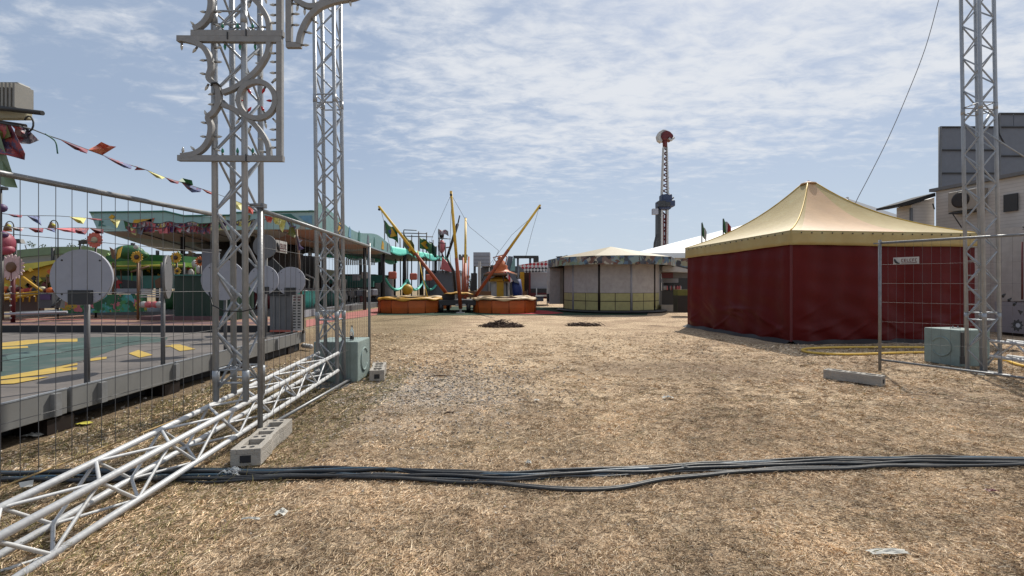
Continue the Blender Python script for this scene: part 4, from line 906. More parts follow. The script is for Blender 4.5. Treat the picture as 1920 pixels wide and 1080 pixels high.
b = MB(); c0 = Vector((-7.9, 25.7, 0)); b.prism([c0 + Vector((-2.2, 0, 1.55)), c0 + Vector((.6, 0, 1.60)), c0 + Vector((.9, 0, 2.02)), c0 + Vector((-2.5, 0, 1.95))], (0, .9, 0)); b.build('hull', 'teal', t)
b = MB(); b.box((-9.6, 31, .45), (5.6, 11, .5), R(8)); b.build('platform', 'darkgrey', t)
b = MB(); b.box((-10.2, 31.5, 1.3), (3.2, 9.5, 1.6), R(8)); b.build('inner_wall', 'brown', t)
MB().ball(P(764, 543, 25.5), .30, 14).build('yellow_buoy', 'yellow', t)
MB().tube([P(764, 549, 25.5), P(764, 578, 25.5)], .04, 6).build('buoy_post', 'darkgrey', t)
# green yellow flags
def flagthing(label, px, y0, y1, Y, w, hh, mcol, dia=True, lean=0.0, seed=1, base=None, furl=.5, cols=None):
    top = P(px, y0, Y); base_ = Vector((top.x, top.y, 0 if base is None else base)); t = thing('flag', label, 'flag', base_, 'flags flying over the fair')
    MB().tube([base_, top], .028, 6).build('pole', 'darkgrey', t)
    r = random.Random(seed); ph = r.random() * 6
    def fn(u, v): return top + Vector((u * w * (1 - .25 * furl), .14 * math.sin(u * 7 + ph + v * 2) * w, -(1 - v) * hh - u * hh * furl * .8 + .05 * math.sin(u * 9 + ph)))
    if cols:
        for k, cc in enumerate(cols):
            b = MB(); b.grid(lambda u, v: fn((k + u) / len(cols), v), 6, 6); b.build('cloth_stripe', cc, t, solid=.006)
    else:
        b = MB(); b.grid(fn, 16, 10); c = b.build('cloth', mcol, t, solid=.006)
        if dia:
            for nm, s_, mm, e in (('diamond', .40, 'yellow', .012), ('disc', .17, 'blue', .02)):
                b = MB(); k = 4 if nm == 'diamond' else 12; vs = [fn(.5, .5)]; 
                for i in range(k): a = 2 * math.pi * i / k; vs.append(fn(.5 + s_ * math.cos(a), .5 + s_ * math.sin(a)))
                for sd_ in (-1, 1):
                    b.add([v + Vector((0, sd_ * e, 0)) for v in vs], [(0, i + 1, (i + 1) % k + 1) for i in range(k)])
                b.build(nm, mm, c)
    return t
flagthing('large green flag with a yellow emblem at the left, beside the left bungee boom', 721, 414, 0, 27, 1.0, .75, 'green', seed=3, furl=.9)
flagthing('drooping green and yellow flag crossing the left bungee boom', 757, 438, 0, 29, .9, .85, 'olive', seed=4, furl=1.0)
flagthing('green flag with yellow emblem over the middle of the boat ride', 787, 444, 0, 31, 1.0, .7, 'green', seed=5, furl=.8)
flagthing('tattered dark green flag at the right of the boat ride', 805, 452, 0, 32, .6, .8, 'darkgreen', dia=False, seed=6, furl=.6)
flagthing('small pink and white flag on the tallest mast of the boat ride', 822, 430, 0, 34, .8, .35, 'flag_white', dia=False, seed=7, furl=.3)
FAR = 1.0
flagthing('slim green flag behind the left slope of the red tent', 1316, 418, 0, 22, .28, .55, 'green', dia=False, seed=8, furl=.9, cols=('green', 'white'))
flagthing('green white and red flag above the white marquee roof, right of the slim one', 1356, 410, 0, 22, .42, .60, 'green', dia=False, seed=9, furl=.7, cols=('green', 'white', 'red'))
# masts
FAR = 1.3
t = thing('mast_rig', 'cluster of dark masts and yards rising from the boat ride', 'masts', (-6.5, 34, 0)); r = random.Random(4)
for i, (px, y0) in enumerate(((742, 452), (757, 432), (772, 440), (785, 434), (800, 436), (812, 450), (824, 445), (835, 455), (750, 446), (765, 448), (793, 447))):
    a = P(px, y0, 34); MB().tube([(a.x + .2 * (r.random() - .5), a.y, 0), a], .045, 5).build('mast', 'darkgrey' if i % 3 else 'brown', t)
for x0, x1, y in ((752, 800, 437), (757, 781, 431), (762, 812, 443), (822, 845, 447), (822, 836, 455), (800, 818, 462)):
    MB().tube([P(x0, y, 34), P(x1, y + 1, 34)], .035, 5).build('yard', 'darkgrey', t)
t = thing('pirate_dummy', 'red and white dressed mast with a small crow nest near the front bungee pole', 'mast', P(829, 500, 35) * 1)
b = MB(); b.tube([P(829, 570, 35), P(829, 440, 35)], .06, 6); b.build('mast', 'brown', t)
b = MB(); b.ball(P(828, 462, 35), .42, 10, (.7, .6, 1.2)); b.build('bundled_sail', 'pink', t)
b = MB(); b.lathe([(.16, 0), (.22, .4)], P(828, 446, 35), 10); b.build('crow_nest', 'darkwood', t)
b = MB(); b.tube([P(828, 466, 34.9), P(844, 463, 34.9)], .05, 5); b.tube([P(826, 470, 34.9), P(833, 484, 34.9)], .05, 5); b.build('yard', 'darkred', t)
# grey castle building + slide
FAR = 1.15
t = thing('castle_stall', 'grey block walled stall with battlements behind the centre of the bungee ride', 'stall', P(835, 560, 38) * 1)
def pbox(px0, px1, py0, py1, Y, D, m, name, par, **k):
    a, c = P(px0, py1, Y), P(px1, py0, Y); b = MB(); b.box(((a.x + c.x) / 2, Y + D / 2, (a.z + c.z) / 2), (c.x - a.x, D, c.z - a.z)); return b.build(name, m, par, **k)
pbox(797, 861, 512, 570, 38, 3, 'slate', 'wall', t)
for x in range(797, 860, 10): pbox(x, x + 6, 507, 512, 38, 3, 'slate', 'battlement', t)
b = MB(); b.prism([P(826, 505, 37.5), P(829, 482, 37.5), P(851, 505, 37.5), P(846, 510, 37.5)], (0, .5, 0)); b.build('slide', 'pink', t)
FAR = 1.0
t = thing('crenellated_box', 'small grey crenellated box on a thin post between the two upright booms', 'turret', P(868, 560, 36) * 1)
pbox(860, 875, 480, 487, 36, .6, 'grey', 'box', t)
for x in (860, 866.5, 872): pbox(x, x + 3.5, 477, 480, 36, .6, 'grey', 'battlement', t)
b = MB(); b.tube([P(868, 487, 36.3), P(868, 567, 36.3)], .06, 6); b.build('post', 'grey', t)
# shrubs far
def shrub(label, px0, px1, py0, Y, m='leaf', seed=1, n=900, lean=1.0, group='small trees and shrubs behind the rides'):
    a = P(px0, py0, Y); c = P(px1, py0, Y); w = (c.x - a.x) / 2; cx = (a.x + c.x) / 2; h = a.z; r = random.Random(seed)
    t = thing('shrub_tree', label, 'tree', (cx, Y, 0), group)
    b = MB(); b.tube([(cx, Y, 0), (cx + .05, Y, h * .35), (cx, Y, h * .7)], [.12 * w + .04, .08 * w + .03, .03], 7)
    for k in range(5): b.tube([(cx, Y, h * (.3 + .08 * k)), (cx + w * .6 * math.cos(k * 2.4), Y + w * .6 * math.sin(k * 2.4), h * (.55 + .07 * k))], [.04, .015], 5)
    b.build('trunk', 'brown', t)
    f = MB(); cl = [(cx + (r.random() - .5) * 1.5 * w, Y + (r.random() - .5) * 1.5 * w, h * (.45 + .42 * r.random()), w * (.3 + .3 * r.random())) for _ in range(11)]
    for i in range(n):
        q = cl[r.randrange(len(cl))]; d = Vector((r.gauss(0, 1), r.gauss(0, 1), r.gauss(0, 1))).normalized() * q[3] * r.random() ** .4
        p = Vector(q[:3]) + d; s = w * (.05 + .06 * r.random()); u = Vector((r.gauss(0, 1), r.gauss(0, 1), r.gauss(0, 1))).normalized(); v = u.orthogonal().normalized()
        f.add([p - u * s, p + v * s * .6, p + u * s, p - v * s * .6], [(0, 1, 2, 3)])
    f.build('crown', m, t)
M['leaf'] = island_mat('leaf', [(.015, .03, .012), (.03, .06, .02), (.05, .09, .03), (.08, .12, .04)], .6)
M['leaf_pale'] = island_mat('leaf_pale', [(.10, .13, .08), (.16, .20, .13), (.22, .26, .18)], .7)
shrub('dark bush in the gap between the bungee booms and the grey tower', 872, 892, 509, 45, seed=1)
shrub('dark rounded tree top between the kiosk and the red tent', 1262, 1298, 472, 36, seed=2)
# grey tower ride with shed
t = thing('service_tower', 'boxy grey panelled tower standing behind the bungee ride', 'tower', P(902, 560, 40) * 1)
pbox(887.5, 918.5, 473, 499, 40, 1.4, 'pale_grey', 'panel_box', t)
for y in (480, 487, 493): pbox(887.5, 918.5, y, y + .5, 39.97, .04, 'grey', 'seam', t)
for x in (890, 916): b = MB(); b.tube([P(x, 499, 40.6), P(x, 572, 40.6)], .12, 6); b.build('leg', 'grey', t)
pbox(898, 940, 501, 556, 42, 2.5, 'slate', 'shed', t)
pbox(904, 936, 497, 501.5, 41.5, 3, 'darkgrey', 'shed_roof', t)
pbox(883, 893, 512, 556, 39, 1, 'darkgrey', 'locker', t)
pbox(896, 901, 490, 552, 38.5, .4, 'white', 'white_column', t)
pbox(889, 899, 545, 558, 38, .8, 'white', 'box', t)
# swing carousel with orange cone
c = P(938, 560, 31); c.z = 0
t = thing('chair_swing', 'small carousel with an orange pointed top and a yellow and white centre drum', 'carousel', c)
def zz(py, Y=31): return H + (HOR - py) / F * Y
MB().lathe([(.62, zz(563)), (.60, zz(531)), (.70, zz(529)), (.70, zz(526))], c, 16, smooth=False).build('centre_drum', 'white', t)
b = MB(); b.prism([c + Vector((-.22, -.72, zz(562))), c + Vector((.24, -.72, zz(562))), c + Vector((.24, -.72, zz(528))), c + Vector((-.22, -.72, zz(528)))], (0, .15, 0)); b.build('drum_stripe', 'yellow', t)
MB().lathe([(.80, zz(528)), (.72, zz(523)), (.45, zz(520)), (.10, zz(514))], c, 20).build('drum_cap', 'pad_yellow', t)
MB().lathe([(.98, zz(515)), (1.0, zz(512)), (.60, zz(508)), (.46, zz(503)), (.50, zz(499)), (.34, zz(495)), (.30, zz(490)), (.16, zz(487)), (.22, zz(484)), (.06, zz(480))], c, 20).build('cone_top', 'orange', t)
MB().lathe([(1.12, zz(518)), (1.14, zz(513))], c, 20).build('rim', 'wood', t)
for k in range(8):
    a = k * math.pi / 4 + .2; MB().tube([c + Vector((math.cos(a), math.sin(a), zz(514))), c + Vector((1.25 * math.cos(a), 1.25 * math.sin(a), zz(527)))], .03, 5).build('arm', 'darkgrey', t)
for k in range(3):
    MB().tube([c + Vector((.35 * math.cos(k * 2.1), .35 * math.sin(k * 2.1) - .2, zz(495))), c + Vector((.55 * math.cos(k * 2.1 + .6), .4, zz(482))), c + Vector((.3, .2, zz(477)))], .04, 5).build('finial_horn', 'orange_dark', t)
MB().tube([c + Vector((0, 0, 0)), c + Vector((0, 0, zz(500)))], .2, 8).build('core', 'darkwood', t)
t = thing('slide', 'striped red white and blue slide chute right of the orange topped carousel', 'slide', P(955, 560, 30) * 1)
b = MB(); b.prism([P(944, 510, 30), P(950, 509, 30), P(962, 527, 30), P(957, 530, 30)], (0, .6, 0)); b.build('red_lane', 'red_white_stripe', t)
b = MB(); b.prism([P(951, 509, 30), P(966, 516, 30), P(974, 532, 30), P(964, 529, 30)], (0, .6, 0)); b.build('grey_lane', 'slate', t)
b = MB(); b.tube([P(968, 524, 30.4), P(970, 545, 30.4), P(972, 568, 30.4)], [.3, .33, .28], 12); b.build('blue_tube', 'blue', t)
b = MB(); b.tube([P(950, 520, 30.6), P(950, 585, 30.6)], .06, 6); b.build('leg', 'darkgrey', t)
# dark truss arch
t = thing('stage_arch', 'dark blue arch of truss with a slanted left panel behind the carousel top', 'arch', P(980, 560, 44) * 1)
b = MB(); b.prism([P(945, 513, 44), P(953, 480, 44), P(962, 481, 44), P(956, 513, 44)], (0, 1, 0)); b.build('slanted_panel', 'slate', t)
b = MB(); b.prism([P(956, 508, 43.6), P(962, 484, 43.6), P(966, 484, 43.6), P(966, 508, 43.6)], (0, .4, 0)); b.build('pale_edge', 'pale_teal', t)
b = MB(); b.box(P(986, 482, 44.5), (2.4, .4, .25)); b.box(P(1005, 487, 44.5), (.5, .5, .5)); b.build('beam', 'darkgrey', t)
for x in (971, 994, 1008): MB().tube([P(x, 482, 44.5), P(x, 566, 44.5)], .12, 6).build('leg', 'slate', t)
pbox(954, 984, 499, 516, 45, 1, 'slate', 'back_panel', t); pbox(955, 1000, 506, 560, 46, 2, 'midgrey', 'base_wall', t)
# checker stall
t = thing('checker_stall', 'food stall with a red and white checked roof edge and pale wall', 'stall', P(1005, 560, 34) * 1)
b = MB(); b.prism([P(972, 497, 34), P(1036, 487, 34), P(1036, 499, 34), P(980, 504, 34)], (0, .12, 0)); b.build('roof_fascia', 'red_checker', t)
b = MB(); b.prism([P(980, 504.2, 33.9), P(1036, 499.2, 33.9), P(1036, 509, 33.9), P(984, 511, 33.9)], (0, .10, 0)); b.build('scallop_edge', 'black_checker', t)
pbox(995, 1034, 510, 560, 34.6, 2.5, 'pale_grey', 'wall', t); pbox(995, 1034, 541, 549, 34.4, .2, 'darkgrey', 'counter', t); pbox(992, 995, 510, 562, 34.2, .2, 'darkred', 'post', t)
pbox(975, 983, 510, 548, 35, .4, 'yellow', 'yellow_panel', t); pbox(983, 992, 511, 550, 35.4, .4, 'brown', 'menu_board', t); pbox(972, 1036, 549, 560, 34.3, .2, 'darkred', 'plinth', t)
for x in (1006, 1026): MB().tube([P(x, 540, 33.8), P(x, 572, 33.8)], .04, 5).build('table_leg', 'white', t)
pbox(1005, 1028, 553, 556, 33.6, .6, 'white', 'table_top', t)
t = thing('beige_booth', 'closed beige booth with a tattered brown fascia left of the round kiosk', 'booth', P(1048, 570, 28.5) * 1)
pbox(1031, 1066, 499, 570, 28.5, 2.2, 'blind_grey', 'wall', t); pbox(1050, 1060, 503, 570, 28.45, .1, 'beige', 'door', t)
b = MB(); b.prism([P(1030, 488, 28.0), P(1064, 478, 28.0), P(1064, 496, 28.0), P(1030, 499, 28.0)], (0, .3, 0)); b.build('fascia', 'graffiti', t)
b = MB(); b.prism([P(1042, 481, 27.9), P(1054, 480, 27.9), P(1056, 484, 27.9), P(1048, 486, 27.9)], (0, .1, 0)); b.build('torn_flap', 'darkwood', t)
pbox(1030, 1064, 499, 502.5, 28.1, .4, 'brown', 'eave', t)
t = thing('plinth_box', 'low pale grey box on the ground between the right trampoline and the beige booth', 'box', P(1015, 568, 30) * 1); pbox(1005, 1019, 556, 565, 30, .6, 'slate', 'body', t); pbox(1004, 1020, 555, 556.3, 29.95, .7, 'white', 'lid', t)
t = thing('speaker_box', 'black box beside the beige booth', 'box', P(1031, 568, 29) * 1); pbox(1026, 1036, 551, 565, 29, .5, 'black', 'body', t); pbox(1027, 1035, 552.5, 564, 28.97, .03, 'darkgrey', 'grille', t)
t = thing('orange_wall', 'low orange brown barrier behind the carousel drum', 'barrier', P(930, 560, 34) * 1)
pbox(865, 930, 546, 558, 34, .3, 'wood', 'panel', t); pbox(962, 990, 546, 560, 34, .3, 'wood', 'panel', t)
for x in (866, 898, 929, 963, 989): MB().tube([P(x, 543, 33.9), P(x, 573, 33.9)], .05, 5).build('post', 'brown', t)
# between kiosk and tent
t = thing('drinks_stall', 'white roofed stall with a red sign and black counter between kiosk and red tent', 'stall', P(1260, 570, 27) * 1)
b = MB(); b.prism([P(1242, 509, 26), P(1242, 499, 26), P(1258, 497, 26), P(1300, 507, 26), P(1300, 511, 26)], (0, 3, 0)); b.build('awning', 'white', t)
pbox(1241, 1262, 511, 521, 26.5, .1, 'darkred', 'sign', t); pbox(1262, 1292, 511, 521, 26.7, .1, 'grey', 'back_panel', t)
pbox(1241, 1300, 545, 582, 27, 1.2, 'black', 'counter', t); pbox(1244, 1300, 520, 545, 29, .3, 'darkgrey', 'back_wall', t)
r = random.Random(8)
for k in range(14):
    x = 1242 + r.random() * 34; a = P(x, 544, 26.9); MB().lathe([(.05, 0), (.06, .18), (.03, .26)], a, 7).build('jar', ('white', 'pink', 'pale_grey', 'darkred')[k % 4], t)
pbox(1242, 1272, 522, 530, 28, .3, 'pale_grey', 'shelf', t); pbox(1240, 1272, 572, 584, 25, .5, 'beige', 'step', t)
t = thing('speaker_box', 'tall black cabinet with an olive lid against the left side of the red tent', 'box', P(1280, 590, 21) * 1); pbox(1271, 1296, 554, 586, 21, .6, 'black', 'body', t); pbox(1271, 1296, 543, 554, 21, .6, 'olive', 'lid', t)
t = thing('brown_kiosk', 'brown fascia of a second kiosk just left of the red tent', 'kiosk', P(1285, 560, 30) * 1)
b = MB(); b.prism([P(1266, 486, 29), P(1310, 483, 29), P(1310, 504, 29), P(1268, 499, 29)], (0, .3, 0)); b.build('fascia', 'graffiti', t); pbox(1275, 1312, 500, 560, 30, 2, 'darkgrey', 'wall', t)

# ================================================================ MARQUEE, RIDE TOWER, BUILDINGS
t = thing('white_marquee', 'huge white pointed marquee roof rising behind the red tent', 'marquee', (24, 38, 0))
ap = Vector((28.9, 40.0, 9.02)); FL = Vector((7.9, 30, 3.55)); FR = Vector((23.5, 30, 3.55)); BR_ = Vector((45.5, 40, 3.55)); BL = Vector((14, 52, 3.55)); BB = Vector((36, 52, 3.55))
for nm, pts, mt in (('roof_front', (FL, FR, ap), 'white_fabric'), ('roof_side', (FR, BR_, ap), 'shaded_white_fabric'), ('roof_side', (BL, FL, ap), 'white_fabric'), ('roof_back', (BR_, BB, BL, ap), 'white_fabric')):
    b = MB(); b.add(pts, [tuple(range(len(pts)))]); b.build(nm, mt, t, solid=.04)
for p, q in ((FL, FR), (FR, BR_), (BL, FL)):
    b = MB(); b.prism([p, q, q - Vector((0, 0, .3)), p - Vector((0, 0, .3))], (0, .06, 0)); b.build('valance', 'white_fabric', t)
for p in (FL, FR, BR_, BL, BB, FL.lerp(FR, .5), FL.lerp(FR, .25), FL.lerp(FR, .75)): MB().tube([(p.x, p.y, 0), p], .06, 8).build('pole', 'white', t)
MB().tube([(ap.x, ap.y, 0), ap + Vector((0, 0, .1))], .12, 8).build('centre_pole', 'white', t)
# ride tower
Yt = 58; t = thing('ride_tower', 'tall red and white ride tower with a hooked red top far behind the kiosk', 'ride tower', (P(1243, 540, Yt).x, Yt, 0))
def tw(px, py, dy=0): return P(px, py, Yt + dy)
def taper(x0a, x0b, y0, x1a, x1b, y1, D, m, name, par=t):
    a, b_, c_, d_ = tw(x0a, y0), tw(x0b, y0), tw(x1b, y1), tw(x1a, y1); b = MB(); b.prism([a, b_, c_, d_], (0, D, 0)); return b.build(name, m, par)
for nm, xs in (('mast_side', ((1239.5, 1242.5, 1245.2, 1247.2))), ('mast_side', ((1247.5, 1250, 1248.6, 1250.6)))):
    pass
# lower mast : two pale legs with red inner lattice
for a0, a1, c0, c1 in ((1239.5, 1243, 1239, 1243.5), (1250.5, 1254, 1247.8, 1252.2)):
    taper(a0, a1, 388, c0, c1, 560, .6, 'white', 'mast_leg')
    t_ = None
for i in range(8):
    y = 398 + i * 16; MB().tube([tw(1242, y, .4), tw(1251, y + 8, .4), tw(1242, y + 16, .4)], .12, 5).build('lower_lattice', 'darkred', t)
taper(1243.4, 1245.2, 402, 1244, 1245.5, 560, .5, 'darkred', 'inner_rail'); taper(1248.6, 1250.4, 402, 1246.8, 1248, 560, .5, 'darkred', 'inner_rail')
taper(1233, 1239, 386, 1232, 1239.5, 560, .9, 'darkgrey', 'service_mast'); MB().tube([tw(1231, 440), tw(1227, 456), tw(1226, 470)], .12, 5).build('stay', 'darkgrey', t)
taper(1244, 1246, 275, 1240.5, 1243.2, 368, .5, 'white', 'upper_leg'); taper(1250.4, 1252.2, 275, 1252.0, 1254.6, 368, .5, 'white', 'upper_leg')
for i in range(9):
    y = 278 + i * 10; w = 3.0 + i * .42; MB().tube([tw(1248.2 - w, y, .3), tw(1248.2 + w, y + 5, .3), tw(1248.2 - w, y + 10, .3)], .10, 5).build('upper_lattice', 'darkred', t)
b = MB(); b.box(tw(1248, 372, .2), (1.3, 1.3, .9)); b.box(tw(1247, 383, .2), (2.0, 1.8, .8)); b.box(tw(1245, 390, .2), (1.4, 1.4, .5)); cr = b.build('carriage', 'navy', t, bevel=.15)
b = MB(); b.box(tw(1241, 382, -.8), (.9, .3, .7)); b.box(tw(1252, 383, -.8), (.6, .3, .5)); b.build('carriage_face', 'darkgrey', cr)
b = MB(); b.tube([tw(1252, 378), tw(1259, 374), tw(1263, 370)], .10, 5); b.tube([tw(1238, 385), tw(1232, 379)], .14, 5); b.build('antenna', 'darkgrey', cr)
b = MB(); b.box(tw(1228, 397), (.66, .6, .7)); b.build('control_box', 'pale_grey', t)
MB().tube([tw(1247, 276, .2), tw(1246.5, 262, .2), tw(1248, 254, .2)], .3, 8).build('neck', 'darkred', t)
b = MB(); pts = [(1241, 266), (1235, 262), (1233, 254), (1236, 247), (1243, 243), (1250, 243.5), (1246, 246), (1240, 250), (1239, 257), (1242, 263)]; b.prism([tw(*p) for p in pts], (0, .8, 0)); b.build('white_crescent', 'white', t)
b = MB(); pts = [(1243, 262), (1240, 254), (1243, 247), (1250, 243), (1257, 246), (1263, 252), (1264, 259), (1260, 262), (1254, 259), (1250, 262)]; b.prism([tw(p[0], p[1], -.25) for p in pts], (0, 1.4, 0)); b.build('gondola', 'darkred', t, bevel=.2)
b = MB(); b.tube([tw(1254, 259, -.3), tw(1259, 263, -.3), tw(1264, 258, -.3)], .15, 6); b.build('seat_rim', 'white', t)
# overhead cable
b = MB(); pp = [P(1775, -60, 30), P(1760, 0, 30), P(1735, 90, 30), P(1700, 180, 30), P(1665, 260, 30), P(1630, 330, 30), P(1608, 372, 30), P(1600, 392, 30)]; b.tube(spline(pp, 5), .022, 5); b.build('overhead_cable', 'grey', loc=pp[0], label='thin cable hanging down across the sky at the upper right', cat='cable')
# pale building at the right
t = thing('pale_building', 'pale flat roofed building at the right edge with an air conditioner', 'building', (15, 14.5, 0))
W0 = Vector((13.98, 15.3, 0)); W1_ = Vector((14.75, 11.5, 0)); 
b = MB(); b.prism([W1_ , W0, W0 + Vector((8, 0, 0)), W1_ + Vector((8, 0, 0))], (0, 0, 4.48)); b.build('wall', 'siding', t)
b = MB(); b.prism([W1_ + Vector((-.14, -.1, 4.48)), W0 + Vector((-.14, .1, 4.48)), W0 + Vector((8.1, .1, 4.48)), W1_ + Vector((8.1, -.1, 4.48))], (0, 0, .10)); b.build('roof_edge', 'grey', t)
b = MB(); b.prism([P(1709, 384, 15.5), P(1752, 370, 15.5), P(1752, 612, 15.5), P(1709, 612, 15.5)][::-1], (0, .6, 0)); b.build('side_wing', 'siding', t)
b = MB(); b.prism([P(1683, 382.5, 15.3), P(1754, 361, 15.3), P(1754, 368, 15.3), P(1706, 384, 15.3), P(1683, 386.5, 15.3)][::-1], (0, .9, 0)); b.build('lean_to_roof', 'roof_felt', t)
MB().tube([P(1708.5, 390, 15.4), P(1708.5, 560, 15.4)], .045, 8).build('corner_pipe', 'grey', t)
MB().tube([P(1749, 382, 15.4), P(1752, 392, 15.3)], .02, 5).build('bracket', 'darkgrey', t)
def wp(s, z, off=.0):    # on the left wall of the building: s metres from W0 towards the camera
    d = (W1_ - W0).normalized(); n = Vector((d.y, -d.x, 0)) ; n = n if n.x < 0 else -n
    return W0 + d * s + n * off + Vector((0, 0, z))
yw = math.atan2((W1_ - W0).y, (W1_ - W0).x)
ac = MB(); ac.box(wp(1.0, 4.0, .16), (.86, .30, .62), yw); a_ = ac.build('air_conditioner', 'beige', t, bevel=.02)
MB().lathe([(.24, 0), (.24, .02), (.20, .03)], wp(.92, 4.02, .31), 24, axis=(wp(0, 0, 1) - wp(0, 0, 0))).build('fan_grille', 'darkwood', a_)
b = MB(); b.box(wp(1.0, 3.64, .2), (.7, .4, .04), yw); b.tube([wp(.7, 3.62, .3), wp(.75, 3.2, .02)], .015, 5); b.build('shelf_bracket', 'darkgrey', a_)
b = MB(); b.box(wp(2.0, 3.75, .05), (.32, .04, .5), yw); b.build('dark_rectangle', 'darkgrey', t)  # plain dark grey rectangle on the wall
b = MB(); b.box(wp(2.75, 3.85, .06), (.28, .06, .5), yw); b.build('meter_box', 'beige', t)
for z in (3.62, 4.05): MB().tube([wp(2.5, z, .04), wp(2.9, z, .12)], .012, 5).build('hinge_bar', 'darkgrey', t)
# container in front with lettering
t = thing('pale_container', 'pale closed trailer side with dark stencilled letters behind the right truss tower', 'trailer', (15, 12.3, 0))
b = MB(); b.box((15.4, 12.6, 1.95), (3.6, 1.0, 2.0)); b.build('upper_side', 'white', t)
b = MB(); b.box((15.4, 12.6, .50), (3.6, .95, .84)); b.build('lower_side', 'pale_grey', t)
b = MB(); b.box((15.4, 12.09, .94), (3.62, .03, .05)); b.build('seam_rail', 'black', t)
b = MB(); b.box((15.4, 12.6, .05), (3.5, .9, .06)); b.build('base_gap', 'black', t)
b = MB()
for k in range(14): b.box((13.7 + k * .27, 12.098, 1.95), (.012, .012, 1.9))
for k in range(9): b.box((15.4, 12.096, 1.1 + k * .22), (3.5, .010, .010))
b.build('grid_lines', 'grey', t)
text('STAMATA', 'black', .145, (13.6, 12.07, 2.86), (R(90), 0, 0), t, 'lettering', .006)
b = MB(); b.tube([(13.22 + .05, 12.07, 2.5), (13.27, 12.07, 1.0)], .018, 6); b.build('red_bar', 'darkred', t)
# painted motifs: a run of curved strokes and an ink splash
for k, (px, py) in enumerate(((1882, 554), (1893, 562), (1903, 570))):
    MB().tube([P(px - 2, py + 4, 12.08), P(px - 1, py, 12.075), P(px + 3, py - 3, 12.08)], [.02, .035, .015], 6).build('painted_letter', 'black', t)
MB().prism([P(1908, 581, 12.09), P(1918, 584, 12.09), P(1913, 590, 12.09)], (0, -.012, 0)).build('painted_arrow', 'black', t)
b = MB(); cc = P(1907, 610, 12.09); pts = []
for k in range(18): a = 2 * math.pi * k / 18; rr = (.115 if k % 2 else .165); pts.append(cc + Vector((rr * math.cos(a), 0, rr * math.sin(a))))
b.prism(pts, (0, -.010, 0)); b.build('painted_splash', 'black', t)
MB().lathe([(.06, 0), (.06, .012)], cc + Vector((0, -.012, 0)), 14, axis=(0, -1, 0)).build('splash_centre', 'pale_grey', t)
# grey panels behind
t = thing('panel_wall', 'tall dark grey backs of big panels in a steel frame above the pale building', 'panels', (20, 20, 0))
for i, (x0, x1, z0, z1, Y) in enumerate(((18.45, 21.0, 0, 8.24, 20.0), (21.0, 25.5, 0, 8.83, 20.02))):
    nrow = 6; zs = [.3, 1.9, 3.5, 5.2, 6.25, 7.25, z1] if i == 0 else [.3, 2.0, 3.9, 5.4, 7.0, 8.25, z1]
    for k in range(len(zs) - 1):
        xs = [x0, x1] if (i == 0 or k < 5) else [x0, 21.68, 23.0, 24.2, x1]
        for j in range(len(xs) - 1):
            b = MB(); b.box(((xs[j] + xs[j + 1]) / 2, Y + .06, (zs[k] + zs[k + 1]) / 2), (xs[j + 1] - xs[j] - .04, .05, zs[k + 1] - zs[k] - .04)); b.build('panel', 'slate', t)
    b = MB()
    for z in zs: b.box(((x0 + x1) / 2, Y, z), (x1 - x0, .07, .05))
    b.build('cross_bars', 'darkgrey', t)
    for x in (x0, x1): MB().tube([(x, Y, 0), (x, Y, z1)], .06, 6).build('upright', 'grey', t)
# far line of low dark trees and roofs so that the horizon is closed between the rides
# ================================================================ DECK ON THE LEFT
DZ = .36
E0, E1 = Vector((-3.93, 1.2, 0)), Vector((-4.44, 9.85, 0)); eu = (E1 - E0).normalized(); en = Vector((eu.y, -eu.x, 0))
t = thing('ride_deck', 'large low ride deck with painted teal and yellow floor at the left', 'ride deck', (-7, 6, 0)); DK = t
b = MB(); b.prism([(E0.x, E0.y, DZ - .05), (E1.x, E1.y, DZ - .05), (-14, 9.85, DZ - .05), (-14, 1.2, DZ - .05)][::-1], (0, 0, .05))
b.build('floor', 'deck_floor', t) if 'deck_floor' in M else None
if 'deck_floor' not in M:
    plain('deck_floor', (118, 110, 104), .75, dirt=(.055, .05, .048, .8), dscale=1.2, bump=.2, bscale=20); b.build('floor', 'deck_floor', t)
L = (E1 - E0).length
segs = [0.0, 1.9, 3.05, 4.5, 6.2, L]
for i in range(len(segs) - 1):
    a, c = E0 + eu * (segs[i] + .02), E0 + eu * (segs[i + 1] - .02); m = (a + c) / 2; yaw = math.atan2(eu.y, eu.x)
    b = MB(); b.box((m.x + .03, m.y, DZ - .09), ((c - a).length, .055, .22), yaw); e = b.build('edge_beam', 'deck_beam' if 'deck_beam' in M else 'white', t, bevel=.006)
    b = MB(); b.box((m.x + .05, m.y, DZ + .026), ((c - a).length, .022, .012), yaw); b.build('edge_trim', 'truss', e)
plain('deck_beam', (138, 138, 136), .5, dirt=(.12, .11, .10, .7), dscale=2.5)
for o in COL.objects:
    if o.name.startswith('edge_beam'): o.data.materials[0] = M['deck_beam']
for s in (1.0, 1.88, 2.9, 3.4, 4.5, 5.3, 6.2, 7.3, 8.5):
    c = E0 + eu * s; b = MB(); b.box((c.x + .075, c.y, DZ - .09), (.07, .045, .20), math.atan2(eu.y, eu.x)); b.build('bracket', 'truss_dull', t)
for s in (1.9, 3.0, 4.5, 6.2, 8.0):
    c = E0 + eu * s; b = MB(); b.box((c.x - .12, c.y, .07), (.3, .25, .13)); b.build('support_block', 'darkwood', t)
b = MB(); b.box((-9, 5.4, .11), (9.2, 8.4, .18)); b.build('gap_shade_box', 'dark', t)  # dark box put in for the shade in the gap below the deck
def deck_paint(pts, m, dz, name='painted_patch'):
    q = [G(x / 3.857, 580 + y / 3.857, DZ) for x, y in pts]; b = MB(); b.prism([(p.x, p.y, DZ + dz) for p in q], (0, 0, .002)); b.build(name, m, DK)
